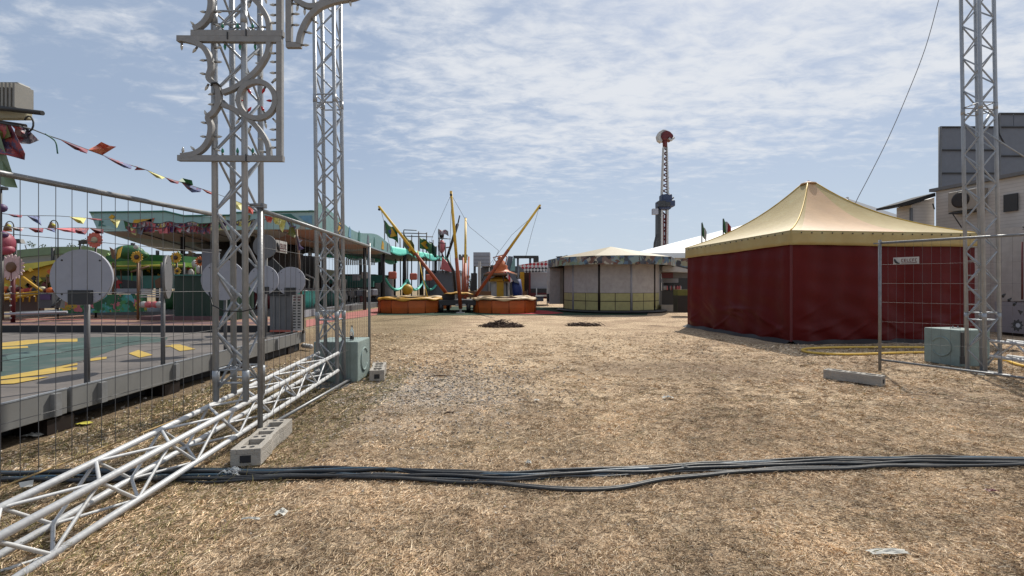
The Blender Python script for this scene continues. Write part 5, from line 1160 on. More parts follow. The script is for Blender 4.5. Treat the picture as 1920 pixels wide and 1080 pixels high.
plain('paint_teal', (58, 84, 76), .7, dirt=(.12, .11, .10, .75), dscale=1.6); plain('paint_yellow', (205, 172, 75), .7, dirt=(.17, .14, .10, .8), dscale=3); plain('paint_teal_light', (78, 104, 96), .6, dirt=(.1, .16, .15, .6), dscale=3)
deck_paint([(-700, 330), (0, 262), (300, 225), (620, 205), (980, 196), (1215, 205), (1190, 235), (900, 268), (620, 365), (300, 440), (0, 495), (-700, 640)][::-1], 'paint_teal', .002, 'painted_band')
deck_paint([(-300, 300), (0, 246), (200, 224), (560, 214), (560, 236), (330, 240), (150, 262), (0, 272), (-300, 330)][::-1], 'paint_yellow', .0052, 'painted_wave')
deck_paint([(0, 276), (200, 268), (205, 280), (0, 292)][::-1], 'paint_yellow', .0054, 'painted_wave')
deck_paint([(-400, 560), (0, 492), (200, 458), (380, 425), (560, 392), (560, 405), (440, 428), (558, 424), (556, 440), (300, 478), (0, 512), (-400, 600)][::-1], 'paint_yellow', .0060, 'painted_wave')
deck_paint([(605, 370), (700, 352), (772, 346), (770, 360), (690, 372), (610, 383)][::-1], 'paint_yellow', .0052, 'painted_wave')
deck_paint([(-200, 560), (0, 522), (180, 500), (355, 492), (250, 514), (100, 542), (0, 546), (-200, 590)][::-1], 'paint_yellow', .0068, 'painted_wave')
deck_paint([(930, 322), (1000, 297), (1105, 332), (1010, 352)][::-1], 'paint_yellow', .0052, 'painted_diamond')
deck_paint([(1165, 270), (1235, 262), (1240, 258), (1300, 256), (1415, 290), (1300, 305), (1235, 272)][::-1], 'paint_yellow', .0052, 'painted_diamond')
deck_paint([(40, 340), (180, 305), (420, 300), (480, 318), (300, 330), (150, 380), (60, 375)][::-1], 'paint_teal_light', .0045, 'painted_wave')
deck_paint([(420, 285), (600, 260), (640, 268), (480, 290)][::-1], 'paint_teal_light', .0045, 'painted_wave')
b = MB(); b.box((-9.6, 9.92, .42), (9.6, .14, .16)); b.build('back_kerb', 'dark', t)
for k in range(1, 9):
    x = -4.3 - k * 1.15; b = MB(); b.box((x, 5.5, DZ + .0016), (.012, 8.4, .003)); b.build('floor_joint', 'darkgrey', t)
for k in range(1, 6):
    y = 1.4 + k * 1.5; b = MB(); b.box((-9.2, y, DZ + .0011), (9.4, .012, .002)); b.build('floor_joint', 'darkgrey', t)
# grass strip litter etc is already in straw. Second platform behind
t = thing('back_platform', 'sandy brown and pink striped platform behind the painted deck', 'platform', (-9, 12, 0))
plain('plat_sand', (165, 128, 104), .8, dirt=(.25, .12, .11, .5), dscale=.9); plain('plat_pink', (178, 105, 100), .8); plain('plat_mauve', (112, 82, 84), .8)
b = MB(); b.prism([(-15.5, 10.0, .1), (-4.62, 10.0, .1), (-6.1, 13.6, .1), (-9.0, 15.4, .1), (-15.5, 15.4, .1)], (0, 0, .30)); b.build('floor', 'plat_sand', t)
for y0, y1, m, x1 in ((10.9, 11.15, 'plat_pink', -5.3), (11.5, 12.3, 'plat_mauve', -5.7), (13.1, 13.35, 'plat_pink', -6.2)):
    b = MB(); b.box(((-15.4 + x1) / 2, (y0 + y1) / 2, .402), (x1 + 15.4, y1 - y0, .004)); b.build('painted_stripe', m, t)
b = MB(); b.box((-9.1, 13.2, .46), (2.4, .7, .11)); b.build('step', 'plat_mauve', t)
# round boards on posts
plain('disc_grey', (176, 178, 190), .6, var=.06, k=.66, dirt=(.20, .20, .21, .5), dscale=4); plain('post_grey', (105, 105, 108), .6)
def disc_sign(label, px, Y, py, r, face, bracket=True, mt='disc_grey', top_of=None, rim=None):
    c = P(px, py, Y); t = thing('round_board', label, 'round board', (c.x, c.y, DZ - .15), 'round boards on posts along the deck edge')
    f = Vector((math.sin(R(face)), -math.cos(R(face)), 0))
    MB().tube([(c.x - f.x * .05, c.y - f.y * .05 + .01, DZ - .15), (c.x - f.x * .05, c.y - f.y * .05 + .01, c.z - r * .5)], .024, 10).build('post', 'post_grey', t)
    q = MB()
    for a_ in (45, 135, 225, 315): q.ball(c + f * .014 + Vector((f.y * -1, f.x, 0)) * (r * .86 * math.cos(R(a_))) + Vector((0, 0, r * .86 * math.sin(R(a_)))), .009, 6)
    q.build('rim_bolts', 'darkgrey', t)
    MB().lathe([(r, -.014), (r, .014)], c, 48, axis=f).build('board', mt, t)
    if bracket:
        b = MB(); q = c + f * .022 - Vector((0, 0, r * .72)); b.box(q, (r * .78, .012, r * .52), R(face)); b.build('bracket_plate', 'darkgrey', t)
    return t
disc_sign('largest plain grey round board on a post, nearest on the deck edge', 154, 4.42, 520, .265, 8)
t2 = disc_sign('dull grey round board turned almost edge on, second along the deck', 314, 5.64, 519, .265, 118, False, 'grey')
disc_sign('grey round board with faint crosses seen through the nearest tower', 419, 6.9, 525, .30, 10, False)
disc_sign('grey round board partly behind the corner fence post', 494, 8.6, 525, .27, 5)
disc_sign('small looking grey round board at the far end of the row, above the price list', 545, 9.3, 527, .285, 5)
c = P(497, 462, 9.7); t = thing('round_board', 'greenish grey round board mounted high behind the small white plate', 'round board', (c.x, c.y, .36), 'round boards on posts along the deck edge')
MB().tube([(c.x, c.y + .04, .36), (c.x, c.y + .04, c.z)], .03, 8).build('post', 'frame', t); MB().lathe([(.25, -.012), (.25, .012)], c, 36, axis=(0, -1, 0)).build('board', 'grey', t)
c = P(511, 522, 9.9); t = thing('diamond_board', 'black diamond shaped board behind the round boards by the price list', 'board', (c.x, c.y, .36))
b = MB(); h_ = .44; b.prism([c + Vector((0, 0, h_)), c + Vector((h_, 0, 0)), c + Vector((0, 0, -h_)), c + Vector((-h_, 0, 0))], (0, .02, 0)); b.build('board', 'black', t); MB().tube([c - Vector((0, 0, h_)), (c.x, c.y, .36)], .02, 6).build('post', 'darkgrey', t)
# price list cabinet
t = thing('cabinet', 'grey cabinet with a tall white price list, at the far deck corner', 'cabinet', (-4.6, 9.6, DZ))
pbox(506, 547, 555, 621, 9.55, .3, 'grey', 'body', t); pbox(504, 548, 552, 555, 9.53, .34, 'darkgrey', 'top', t); pbox(506, 547, 619, 622.5, 9.52, .3, 'salmon', 'bottom_trim', t)
for x in (516, 526, 536): pbox(x, x + .5, 557, 618, 9.545, .01, 'darkgrey', 'groove', t)
lst = pbox(547, 566, 552, 620, 9.50, .03, 'white', 'price_list', t)
for k in range(12):
    y = 556 + k * 5.2
    for x0, x1 in ((549, 555), (558, 563.5)):
        w_ = (k * 7 % 3) * .6
        q = pbox(x0, x1 - w_, y, y + 2.2, 9.496, .003, 'darkred' if k < 2 else 'darkgrey', 'printed_line', t); q.parent = lst
pbox(566, 569, 552, 625, 9.6, .05, 'darkwood', 'side_post', t)
# white balls by the teal block
t = thing('white_buoys', 'row of small white round weights on the grass between deck corner and left teal block', 'weights', G(580, 648) * 1)
for k in range(4): MB().ball(G(569 + k * 4.6, 656 + k * .6) + Vector((0, .0, .09)), .05, 10).build('ball', 'white', t)
b = MB(); b.tube([G(569, 655) + Vector((0, 0, .09)), G(584, 658) + Vector((0, 0, .09))], .012, 6); b.build('bar', 'white', t)

# ================================================================ BIG CANOPY RIDE
FAR = 1.583
t = thing('canopy_ride', 'large covered ride with a pale teal painted fascia and dark grey underside at the left', 'fairground ride', (-9, 15, 0))
A_, B_, C_, D_ = Vector((-10.75, 12, 0)), Vector((-5.10, 12, 0)), Vector((-5.5, 20.8, 0)), Vector((-14.2, 18.9, 0))
up = lambda v, z: Vector((v.x, v.y, z))
b = MB(); b.prism([up(p, 2.80) for p in (A_, D_, C_, B_)], (0, 0, .12)); b.build('ceiling', 'underside', t)
# ribs under the ceiling
for k in range(1, 6):
    p, q = A_.lerp(B_, k / 6), D_.lerp(C_, k / 6); MB().tube([up(p, 2.785), up(q, 2.785)], .015, 5).build('ceiling_rib', 'grey', t)
b = MB(); fr = [(168, 398), (310, 397), (340, 402), (360, 406), (402, 405), (402, 432), (186, 434)]
Fz = lambda px, py: P(px, py, 12.0)
def fascia(top, bot, Y, D, m, name, dy=0):
    b = MB(); b.prism([P(x, y, Y) for x, y in (bot + top[::-1])], (0, D, 0)); return b.build(name, m, t)
fascia([(168, 398), (240, 397), (310, 396), (328, 400), (345, 405), (402, 406), (430, 404), (440, 399), (545, 397), (590, 396)], [(184, 434), (260, 433), (402, 432), (500, 430), (590, 430)], 11.95, .05, 'ride_art', 'front_fascia')
# frame lines and painted boat on the fascia
MB().tube([P(168, 398, 11.93), P(310, 396, 11.93), P(345, 404.5, 11.93), P(430, 403.5, 11.93), P(440, 398.5, 11.93), P(590, 395.5, 11.93)], .022, 5).build('fascia_edge', 'teal', t)
for pts, m in (([(247, 423), (252, 412), (288, 410), (282, 424)], 'yellow'), ([(246, 424), (282, 425), (290, 409), (287, 409)], 'salmon'), ([(204, 408), (210, 402), (216, 406), (211, 412)], 'yellow'), ([(187, 412), (194, 415), (190, 420), (200, 424), (185, 424)], 'teal'), ([(450, 414), (462, 402), (470, 404), (466, 418)], 'olive'), ([(520, 402), (545, 401), (560, 412), (540, 416)], 'teal'), ([(560, 405), (585, 404), (585, 420), (570, 414)], 'skyblue')):
    b = MB(); b.prism([P(x, y, 11.945) for x, y in pts][::-1], (0, -.012, 0)); b.build('painted_motif', m, t)
# right fascia with wavy top
rt = []
for k in range(25):
    s = k / 24; p = B_.lerp(C_, s); z = 3.30 + .13 * math.sin(s * 9 + 1.2) * (1 - .2 * s) + (.12 if s < .3 else 0) * (1 - s / .3); rt.append(up(p, z))
b = MB(); b.prism([up(B_, 2.80), up(C_, 2.80)] + rt[::-1], (.05, 0, 0)); b.build('side_fascia', 'pale_teal', t)
for s, w, m in ((.18, .05, 'yellow'), (.42, .03, 'teal'), (.55, .03, 'slate'), (.80, .05, 'yellow'), (.92, .02, 'slate'), (.3, .03, 'skyblue'), (.66, .02, 'teal')):
    p = B_.lerp(C_, s); q = B_.lerp(C_, s + w); b = MB(); b.prism([up(p, 2.92) + Vector((.055, 0, 0)), up(q, 2.90) + Vector((.055, 0, 0)), up(q, 3.18) + Vector((.055, 0, 0)), up(p.lerp(q, .4), 3.26) + Vector((.055, 0, 0))], (.01, 0, 0)); b.build('painted_motif', m, t)
MB().tube([up(B_, 2.80) + Vector((.06, 0, 0)), up(C_, 2.80) + Vector((.06, 0, 0))], .03, 6).build('gutter', 'slate', t)
for p in (B_.lerp(C_, .25), B_.lerp(C_, .6), B_.lerp(C_, .95), A_.lerp(D_, .5), A_.lerp(D_, .95), D_.lerp(C_, .35), D_.lerp(C_, .7), Vector((-7.4, 13.5, 0)), Vector((-9.5, 13.6, 0))):
    MB().tube([up(p, .3) + Vector((-.15, 0, 0)), up(p, 2.8) + Vector((-.15, 0, 0))], .06, 8).build('column', 'darkgrey', t)
FAR = 1.0
b = MB(); b.box((-15.2, 27.2, .15), (12.0, 15.0, .30)); b.build('floor', 'grey', t)
b = MB(); b.prism([(-9.05, 19.6, .02), (-9.0, 19.6, .02), (-10.35, 35.0, .02), (-10.4, 35.0, .02)][::-1], (0, 0, .30)); b.build('step_edge', 'pale_grey', t)
b = MB(); b.lathe([(2.4, .3), (2.4, 3.3), (3.0, 3.6)], Vector((-14.6, 26.6, 0)), 16, smooth=False); b.build('interior_shade_drum', 'darkwood', t)  # dark drum standing in for the shaded interior under the canopy
for k in range(12):
    a = k * .5236; c = Vector((-14.2 + 3.8 * math.cos(a), 26.4 + 4.6 * math.sin(a), .30)); car = MB(); car.lathe([(.55, 0), (.70, .35), (.62, .85), (.45, .8), (.42, .45)], c, 14); cc_ = car.build('car', ('teal', 'white', 'green', 'slate', 'darkred', 'turquoise')[k % 6], t)
    MB().tube([c + Vector((.45, .3, .7)), c + Vector((.5, .35, 1.5)), c + Vector((.2, 0, 1.7))], .05, 6).build('grab_pole', 'white', cc_)
for k in range(13):
    MB().tube([(-9.4 - k * .085, 20.2 + k, .3), (-9.4 - k * .085, 20.2 + k, 1.25)], .025, 5).build('baluster', 'grey', t)
MB().tube([(-9.4, 20.1, 1.25), (-10.5, 32.6, 1.25)], .03, 5).build('handrail', 'grey', t)
pol_ = lambda pts, Y, D, m, nm: MB().prism([P(x, y, Y) for x, y in pts][::-1], (0, D, 0)).build(nm, m, t)
for k in range(14): pol_([(648 + k * 4, 484 + (k % 3)), (650.4 + k * 4, 484 + (k % 2)), (650.4 + k * 4, 497), (648 + k * 4, 497)], 35, .05, 'white', 'white_paling')
pol_([(612, 505), (628, 507), (628, 527), (612, 524)], 34, .1, 'cream', 'cream_panel')  # small cream panel in one even colour
pol_([(330, 475), (560, 478), (600, 482), (600, 572), (330, 575)], 33, .1, 'darkwood', 'back_panel')
pol_([(640, 530), (700, 527), (700, 538), (640, 540)], 31, .2, 'teal', 'hanging_band')
for k, (px, py, m) in enumerate(((660, 552, 'white'), (674, 549, 'slate'), (688, 551, 'white'), (655, 560, 'darkgrey'), (680, 561, 'darkred'), (700, 548, 'pale_grey'), (668, 520, 'pale_grey'), (684, 516, 'white'))):
    c = P(px, py, 30.5); MB().box(c, (.45, .4, .42), k * .5).build('machine_part', m, t, bevel=.06)
t = thing('green_box', 'large box covered in dark green cloth on the back platform, left of the nearest tower', 'covered box', (-8.6, 13, .40))
b = MB()
def gc(u, v):
    per = [(-9.46, 13.0), (-7.75, 13.0), (-7.75, 13.9), (-9.46, 13.9), (-9.46, 13.0)]; s = u * 4; i = min(3, int(s)); f_ = s - i
    x = per[i][0] + (per[i + 1][0] - per[i][0]) * f_; y = per[i][1] + (per[i + 1][1] - per[i][1]) * f_
    return Vector((x + .02 * math.sin(u * 120), y - .03 * math.sin(u * 150) * (1 - .4 * v), .40 + 1.26 * v))
b.grid(gc, 120, 4); b.build('cloth', 'darkgreen', t)
b = MB(); b.box((-8.6, 13.45, 1.66), (1.8, 1.0, .04)); b.build('top_board', 'teal', t)

# ================================================================ KIDS' RIDES AT THE LEFT
def flower(label, px, py, Y, r, petal, centre, pole='darkwood', n=16, base=.4, dots=False, pr=.028, wide=.16):
    c = P(px, py, Y); t = thing('flower_ornament', label, 'flower ornament', (c.x, c.y, base), 'flower ornaments of the children rides')
    MB().tube([(c.x, c.y + .03, base), (c.x, c.y + .03, c.z)], pr, 8).build('pole', pole, t)
    b = MB()
    for k in range(n):
        a = 2 * math.pi * k / n; d = Vector((math.cos(a), 0, math.sin(a))); s = Vector((-math.sin(a), 0, math.cos(a)))
        pts = [c + d * r * .25, c + d * r * .6 + s * r * wide, c + d * r * .92 + s * r * wide * .8, c + d * r * (1 + .06 * (k % 2)), c + d * r * .92 - s * r * wide * .8, c + d * r * .6 - s * r * wide]
        b.prism([p + Vector((0, -.01 - .004 * (k % 3), 0)) for p in pts][::-1], (0, .015, 0))
    b.build('petals', petal, t)
    MB().lathe([(r * .40, -.02), (r * .40, .03), (r * .25, .06)], c, 20, axis=(0, -1, 0)).build('flower_centre', centre, t)
    if dots:
        q = MB()
        for k in range(7): q.ball((c.x, c.y - pr + .02, base + .12 + k * (c.z - base - .3) / 7), pr * .55, 8)
        q.build('white_dots', 'white', t)
plain('petal_pink', (222, 190, 190))
flower('big daisy ornament with pale pink petals on a dark red spotted pole', 22, 501, 12, .34, 'petal_pink', 'wood', 'darkred', 20, dots=True, pr=.045, wide=.12)
flower('round red and cream flower ornament above the largest grey board', 178, 450, 14, .24, 'salmon', 'cream', n=14, wide=.22)
flower('golden sunflower ornament left of the green canopy', 257, 482, 13, .17, 'yellow', 'brown', 'wood', 14)
flower('sunflower ornament half hidden behind the edge on round board', 330, 483, 13.4, .16, 'yellow', 'brown', n=14)
flower('small low sunflower ornament right of the edge on round board', 333, 508, 13.2, .10, 'yellow', 'brown', n=12)
flower('sunflower ornament just left of the nearest tower', 375, 490, 13.8, .15, 'orange', 'brown', n=12)
# yellow coaster stall
rg0 = random.Random(77)
t = thing('yellow_ride', 'bright yellow children coaster with slanted yellow roof and rails at the far left', 'fairground ride', (-14, 14, 0))
Yk = 14.2
def pol(pts, Y, D, m, name, par, dz=0): 
    b = MB(); b.prism([P(x, y, Y) for x, y in pts][::-1], (0, D, 0)); return b.build(name, m, par)
pol([(-40, 525), (50, 506), (112, 491), (112, 520), (104, 546), (-40, 548)], Yk, 2.5, 'yellow', 'body', t)
pol([(-40, 508), (50, 494), (120, 486), (112, 491), (50, 507), (-40, 526)], Yk - .1, 3, 'lemon', 'roof_edge', t)
for pts in ([(-40, 565), (20, 560), (70, 551)], [(-40, 558), (20, 554), (70, 547)]): MB().tube([P(x, y, 12.9) for x, y in pts], .035, 6).build('rail', 'yellow', t)
MB().tube([P(43, 520, 12.6), P(78, 546, 12.6)], .035, 6).build('ramp_beam', 'yellow', t)
pol([(70, 520), (106, 520), (106, 545), (70, 545)], 14.05, .05, 'olive', 'window_panel', t)
for x in (70, 88, 106): MB().tube([P(x, 518, 14), P(x, 566, 14)], .025, 5).build('upright', 'wood', t)
r = random.Random(3)
for k in range(13):
    x = 2 + k * 8.5; MB().ball(P(x, 541 + 6 * r.random(), 13.8), .07 + .07 * r.random(), 8).build('passenger_car', ('red', 'orange', 'darkwood', 'cream', 'darkred', 'orange')[k % 6], t)
pol([(-40, 562), (70, 556), (70, 583), (-40, 586)], 13.1, .2, 'brown', 'base_panel', t)
pol([(71, 549), (98, 549), (98, 578), (71, 578)], 12.4, .35, 'midgrey', 'control_box', t); pol([(75, 552), (94, 552), (94, 562), (75, 562)], 12.38, .02, 'purple', 'box_panel', t)
MB().tube([P(-20, 590, 11.2), P(126, 585, 11.6)], .03, 8).build('floor_rail', 'pale_grey', t)
MB().tube([P(98, 575, 12.3), P(128, 548, 12.9)], .03, 6).build('strut', 'darkgrey', t)
for k in range(26):
    px = 2 + rg0.random() * 108; py = 505 + rg0.random() * 40; s_ = 2 + 4 * rg0.random()
    pol([(px - s_, py), (px, py - s_ * 1.2), (px + s_ * 1.3, py + s_ * .3), (px + s_ * .2, py + s_)], 14.0, .05, ('olive', 'orange', 'darkwood', 'lemon', 'darkred', 'wood', 'pole_yellow')[k % 7], 'ride_ornament', t)
for k in range(7): MB().tube([P(-5 + k * 12, 548, 12.9), P(-5 + k * 12, 566, 12.9)], .016, 5).build('rail_post', 'yellow', t)
# arch lamps
for px, py, lb in ((18, 424, 'bell shaped lamp on a small arch at the far left, above the pink ride body'), (101, 422, 'bell shaped lamp on a small arch, right of the first one')):
    c = P(px, py, 13.5); t = thing('arch_lamp', lb, 'lamp', (c.x, c.y, .4), 'bell lamps on arches')
    MB().tube([(c.x + .12, c.y, .4), (c.x + .12, c.y, c.z)] + [(c.x + .12 * math.cos(a), c.y, c.z + .14 * math.sin(a)) for a in [R(k * 30) for k in range(7)]], .014, 6).build('arch', 'darkwood', t)
    MB().lathe([(.09, -.12), (.085, -.06), (.05, .04), (.02, .08)], (c.x - .06, c.y, c.z), 14).build('bell_shade', 'wood', t); MB().lathe([(.095, -.15), (.09, -.12)], (c.x - .06, c.y, c.z), 14).build('shade_rim', 'orange_dark', t)
    MB().ball((c.x - .02, c.y, c.z + .0), .05, 8).build('lamp_glass', 'lemon', t)
t = thing('pink_ride_body', 'rounded pink and mauve ride figure cut off by the left edge of the picture', 'ride figure', P(5, 560, 11) * 1)
b = MB(); b.ball(P(-2, 455, 11), .30, 16, (1, .9, 1.0)); b.ball(P(8, 468, 11), .22, 14, (.9, .8, .6)); b.build('body', 'pink_dark' if 'pink_dark' in M else 'salmon', t)
plain('pink_dark', (170, 75, 95)); t.children
for o in COL.objects:
    if o.name.startswith('body') and o.parent == t: o.data.materials[0] = M['pink_dark']
b = MB(); b.ball(P(2, 440, 10.9), .12, 10, (1.2, 1, .7)); b.build('dark_cap', 'purple', t); b = MB(); b.tube([P(2, 475, 11), P(2, 600, 11)], .05, 8); b.build('post', 'darkwood', t)
# printed hill backdrop and trees
t = thing('backdrop_hill', 'pale green printed hill backdrop over a grey canopy at the far left', 'backdrop', P(90, 560, 17) * 1)
pol([(-40, 480), (20, 470), (90, 463), (160, 462), (205, 470), (205, 480), (130, 475), (60, 480), (-40, 490)], 17, .15, 'backdrop_green', 'hill_strip', t) if 'backdrop_green' in M else (plain('backdrop_green', (128, 150, 118)), pol([(-40, 480), (20, 470), (90, 463), (160, 462), (205, 470), (205, 480), (130, 475), (60, 480), (-40, 490)], 17, .15, 'backdrop_green', 'hill_strip', t))
pol([(-40, 492), (45, 482), (120, 474), (205, 480), (205, 500), (-40, 510)], 17.3, 2.5, 'pale_grey', 'canopy', t)
MB().tube([P(99, 465, 16.9), P(99, 560, 16.9)], .05, 6).build('post', 'darkgrey', t)
pol([(26, 448), (36, 448), (40, 456), (30, 456)], 16, .15, 'black', 'floodlight', t); pol([(147, 452), (153, 450), (158, 449), (156, 457), (147, 457)], 16, .15, 'black', 'floodlight', t)
MB().tube([P(30, 455, 16.1), P(30, 560, 16.1)], .03, 5).build('mast', 'darkgrey', t); MB().tube([P(150, 456, 16.1), P(150, 560, 16.1)], .03, 5).build('mast', 'darkgrey', t)
shrub('pale flat topped tree behind the yellow ride', 42, 74, 432, 22, 'leaf_pale', 11, 700)
shrub('pale bushy tree behind the bell lamps', 92, 120, 436, 22, 'leaf_pale', 12, 700)
shrub('pale tree with a pinkish crown left of the red and cream flower', 122, 160, 434, 23, 'leaf_pale', 13, 800)
# green caterpillar canopy ride
t = thing('garden_ride', 'green roofed children ride with painted garden panels and white steps', 'fairground ride', (-10.5, 15, 0)); Yg = 14.6
pol([(195, 492), (250, 488), (345, 492), (345, 500), (300, 500), (200, 506)], Yg, 2, 'lime', 'roof_edge', t)
pol([(198, 480), (250, 476), (345, 480), (345, 492), (250, 488), (198, 491)], Yg + .3, 2, 'green', 'roof', t)
b = MB(); b.ball(P(242, 473, 14.3), .34, 16, (1.3, .8, .65)); b.ball(P(262, 478, 14.3), .22, 12, (1.2, .8, .6)); b.build('leaf_dome', 'green', t)
b = MB(); b.ball(P(255, 463, 14.0), .07, 10); b.build('bead', 'white', t)
pol([(200, 501), (340, 501), (340, 517), (200, 517)], Yg + .9, .1, 'carpet_green', 'shade_panel', t)  # dark sheet standing in for the shade beneath the roof
pol([(203, 517), (330, 517), (330, 541), (203, 541)], Yg + .1, .08, 'teal', 'scene_panel', t)
pol([(212, 521), (218, 519), (221, 525), (214, 527)], Yg + .08, .02, 'white', 'painted_figure', t); pol([(214, 530), (222, 524), (230, 530), (222, 533), (225, 541), (218, 541)], Yg + .07, .02, 'red', 'painted_figure', t)
pol([(228, 524), (262, 528), (262, 540), (228, 540)], Yg + .075, .02, 'darkgrey', 'painted_figure', t); pol([(290, 526), (300, 520), (308, 526), (302, 540), (292, 540)], Yg + .07, .02, 'wood', 'painted_figure', t)
pol([(203, 541), (272, 541), (272, 551), (203, 551)], Yg, .3, 'pale_grey', 'ledge', t)
pol([(120, 552), (200, 552), (272, 552), (272, 584), (110, 588)], 13.9, .08, 'garden_art', 'garden_panel', t)
for k in range(4): pol([(262, 543 + k * 4.2), (305, 543 + k * 4.2), (305, 545 + k * 4.2), (262, 545 + k * 4.2)], 13.8 - .1 * k, .3, 'white', 'step', t)
for px in (212, 262, 303, 345): MB().tube([P(px, 492, 14.2), P(px, 582, 14.2)], .03, 6).build('post', 'wood' if px < 300 else 'darkgrey', t)
for px, m in ((279, 'pink'), (291, 'pink'), (300, 'white'), (270, 'white')): MB().ball(P(px, 571, 13.4), .12, 10, (1.1, .8, .8)).build('seat_shell', m, t)
MB().tube([P(245, 510, 13.7), P(280, 499, 13.9)], .03, 6).build('slanted_bar', 'wood', t)
for px, py in ((352, 520), (358, 512), (372, 505), (383, 498), (365, 495)): MB().ball(P(px, py, 14.9), .09, 8, (1, 1, 1.5)).build('ornament', 'white', t)
rg = random.Random(31)
for k in range(46):
    px = 200 + rg.random() * 190; py = 474 + rg.random() * 62; Yc = 14.9 + rg.random() * 1.2; m = ('lime', 'green', 'turquoise', 'white', 'yellow', 'red', 'olive', 'pink', 'darkgreen', 'wood')[k % 10]; n_ = 5 + k % 3; s_ = 2.2 + 4.5 * rg.random(); a0_ = rg.random() * 6
    pol([(px + s_ * (1.5 if j % 2 else .7) * math.cos(a0_ + j * 6.283 / n_), py + s_ * (1.3 if j % 2 else .6) * math.sin(a0_ + j * 6.283 / n_)) for j in range(n_)], Yc, .04, m, 'leaf_ornament', t)
for k in range(9): MB().tube([P(206 + k * 20, 500, 14.7), P(206 + k * 20 + rg.random() * 4, 545, 14.7)], .018, 5).build('thin_post', ('white', 'wood', 'lime')[k % 3], t)
MB().tube([P(200, 499, 14.5), P(345, 497, 14.5)], .03, 6).build('front_rail', 'lemon', t)
t = thing('butterfly_ornament', 'brown and gold butterfly ornament above the green ride roof', 'ornament', P(216, 560, 13.6) * 1)
pol([(205, 463), (213, 468), (216, 487), (210, 484)], 13.6, .02, 'wood', 'wing', t); pol([(229, 462), (221, 468), (217, 487), (224, 482)], 13.62, .02, 'pole_yellow', 'wing', t); MB().tube([P(216.5, 466, 13.6), P(216.5, 488, 13.6), P(216.5, 580, 13.6)], .02, 6).build('stem', 'darkwood', t)
# light panel left of tower
t = thing('grey_panel', 'upright blue grey panel just left of the nearest tower, above the green box', 'panel', P(392, 560, 13.2) * 1)
pol([(379, 469), (408, 469), (408, 516), (379, 516)], 12.9, .1, 'slate', 'panel', t); pol([(378, 467), (409, 467), (409, 470), (378, 470)], 12.88, .14, 'grey', 'top_rail', t)

# ================================================================ BUNTING
def bunting(label, cord, flags, r_=.006, group='strings of pennants'):
    """cord: list of (px,py,Y); flags: (px0,px1 along cord, list of (dpx,dpy) for the free corners, material)"""
    pts = [P(*c) for c in cord]; t = thing('bunting', label, 'bunting', pts[0], group)
    MB().tube(spline(pts, 4), r_, 5).build('cord', 'darkgrey', t)
    def at(px):
        for i in range(len(cord) - 1):
            if cord[i][0] <= px <= cord[i + 1][0] or i == len(cord) - 2:
                s = (px - cord[i][0]) / (cord[i + 1][0] - cord[i][0]); return [cord[i][k] + (cord[i + 1][k] - cord[i][k]) * s for k in range(3)]
    for k, (x0, x1, free, m) in enumerate(flags):
        a, c = at(x0), at(x1); Ym = (a[2] + c[2]) / 2; pl = [P(*a), P(*c)]
        for i, (fx, fy) in enumerate(free): pl.append(P(fx, fy, Ym + (.03 if i % 2 else -.03)))
        ctr = sum(pl, Vector()) / len(pl) + Vector((0, .035, 0)); b = MB(); n = len(pl)
        b.add(pl + [ctr], [(i, (i + 1) % n, n) for i in range(n)]); b.build('pennant', m, t, solid=.002)
cY = lambda px: 4.2 + (px - 60) / 440 * 6.5
bunting('long bunting string sagging from the top left fitting down to the nearest tower', [(x, y, cY(x)) for x, y in ((62, 243), (90, 254), (120, 264), (160, 279), (190, 290), (230, 305), (275, 319), (310, 333), (350, 345), (402, 362), (445, 378), (480, 392))],
 [(112, 163, [(162, 287), (140, 280)], 'flag_scarlet'), (140, 165, [(163, 288), (150, 284)], 'flag_blue'), (165, 192, [(218, 275), (205, 273), (190, 266), (180, 273)], 'flag_orange'), (190, 247, [(246, 317), (232, 314), (215, 305)], 'flag_blue'), (247, 274, [(252, 319), (258, 312)], 'flag_scarlet'),
  (275, 310, [(304, 336), (293, 333)], 'flag_lemon'), (310, 336, [(334, 345), (320, 342)], 'flag_scarlet'), (334, 358, [(362, 347), (360, 338), (342, 334)], 'green'), (340, 378, [(376, 360), (360, 361), (350, 353)], 'flag_blue'), (352, 372, [(368, 358), (358, 359)], 'flag_scarlet'), (378, 402, [(400, 366), (388, 362)], 'red'),
  (430, 456, [(452, 395), (440, 390)], 'flag_lemon'), (458, 476, [(474, 402), (464, 398)], 'flag_orange')], .006)
MB().tube(spline([P(84, 251, 4.55), P(97, 259, 4.6), P(105, 268, 4.6), P(108, 288, 4.6)], 4), .007, 6).build('loose_wire', 'teal', loc=P(84, 251, 4.55), label='loose green grey wire end hanging from the long bunting string', cat='wire')
bunting('upper bunting string crossing behind the left mesh fence', [(x, y, 6.5 + x / 230 * 5) for x, y in ((-30, 396), (0, 400), (45, 404), (110, 405), (165, 409), (240, 413))],
 [(12, 42, [(40, 408), (26, 407)], 'flag_scarlet'), (50, 74, [(78, 423), (62, 414)], 'flag_blue'), (130, 162, [(156, 420), (146, 418)], 'flag_lemon'), (160, 192, [(190, 413), (176, 413)], 'flag_scarlet'), (205, 226, [(219, 428), (210, 416)], 'flag_lemon')], .006)
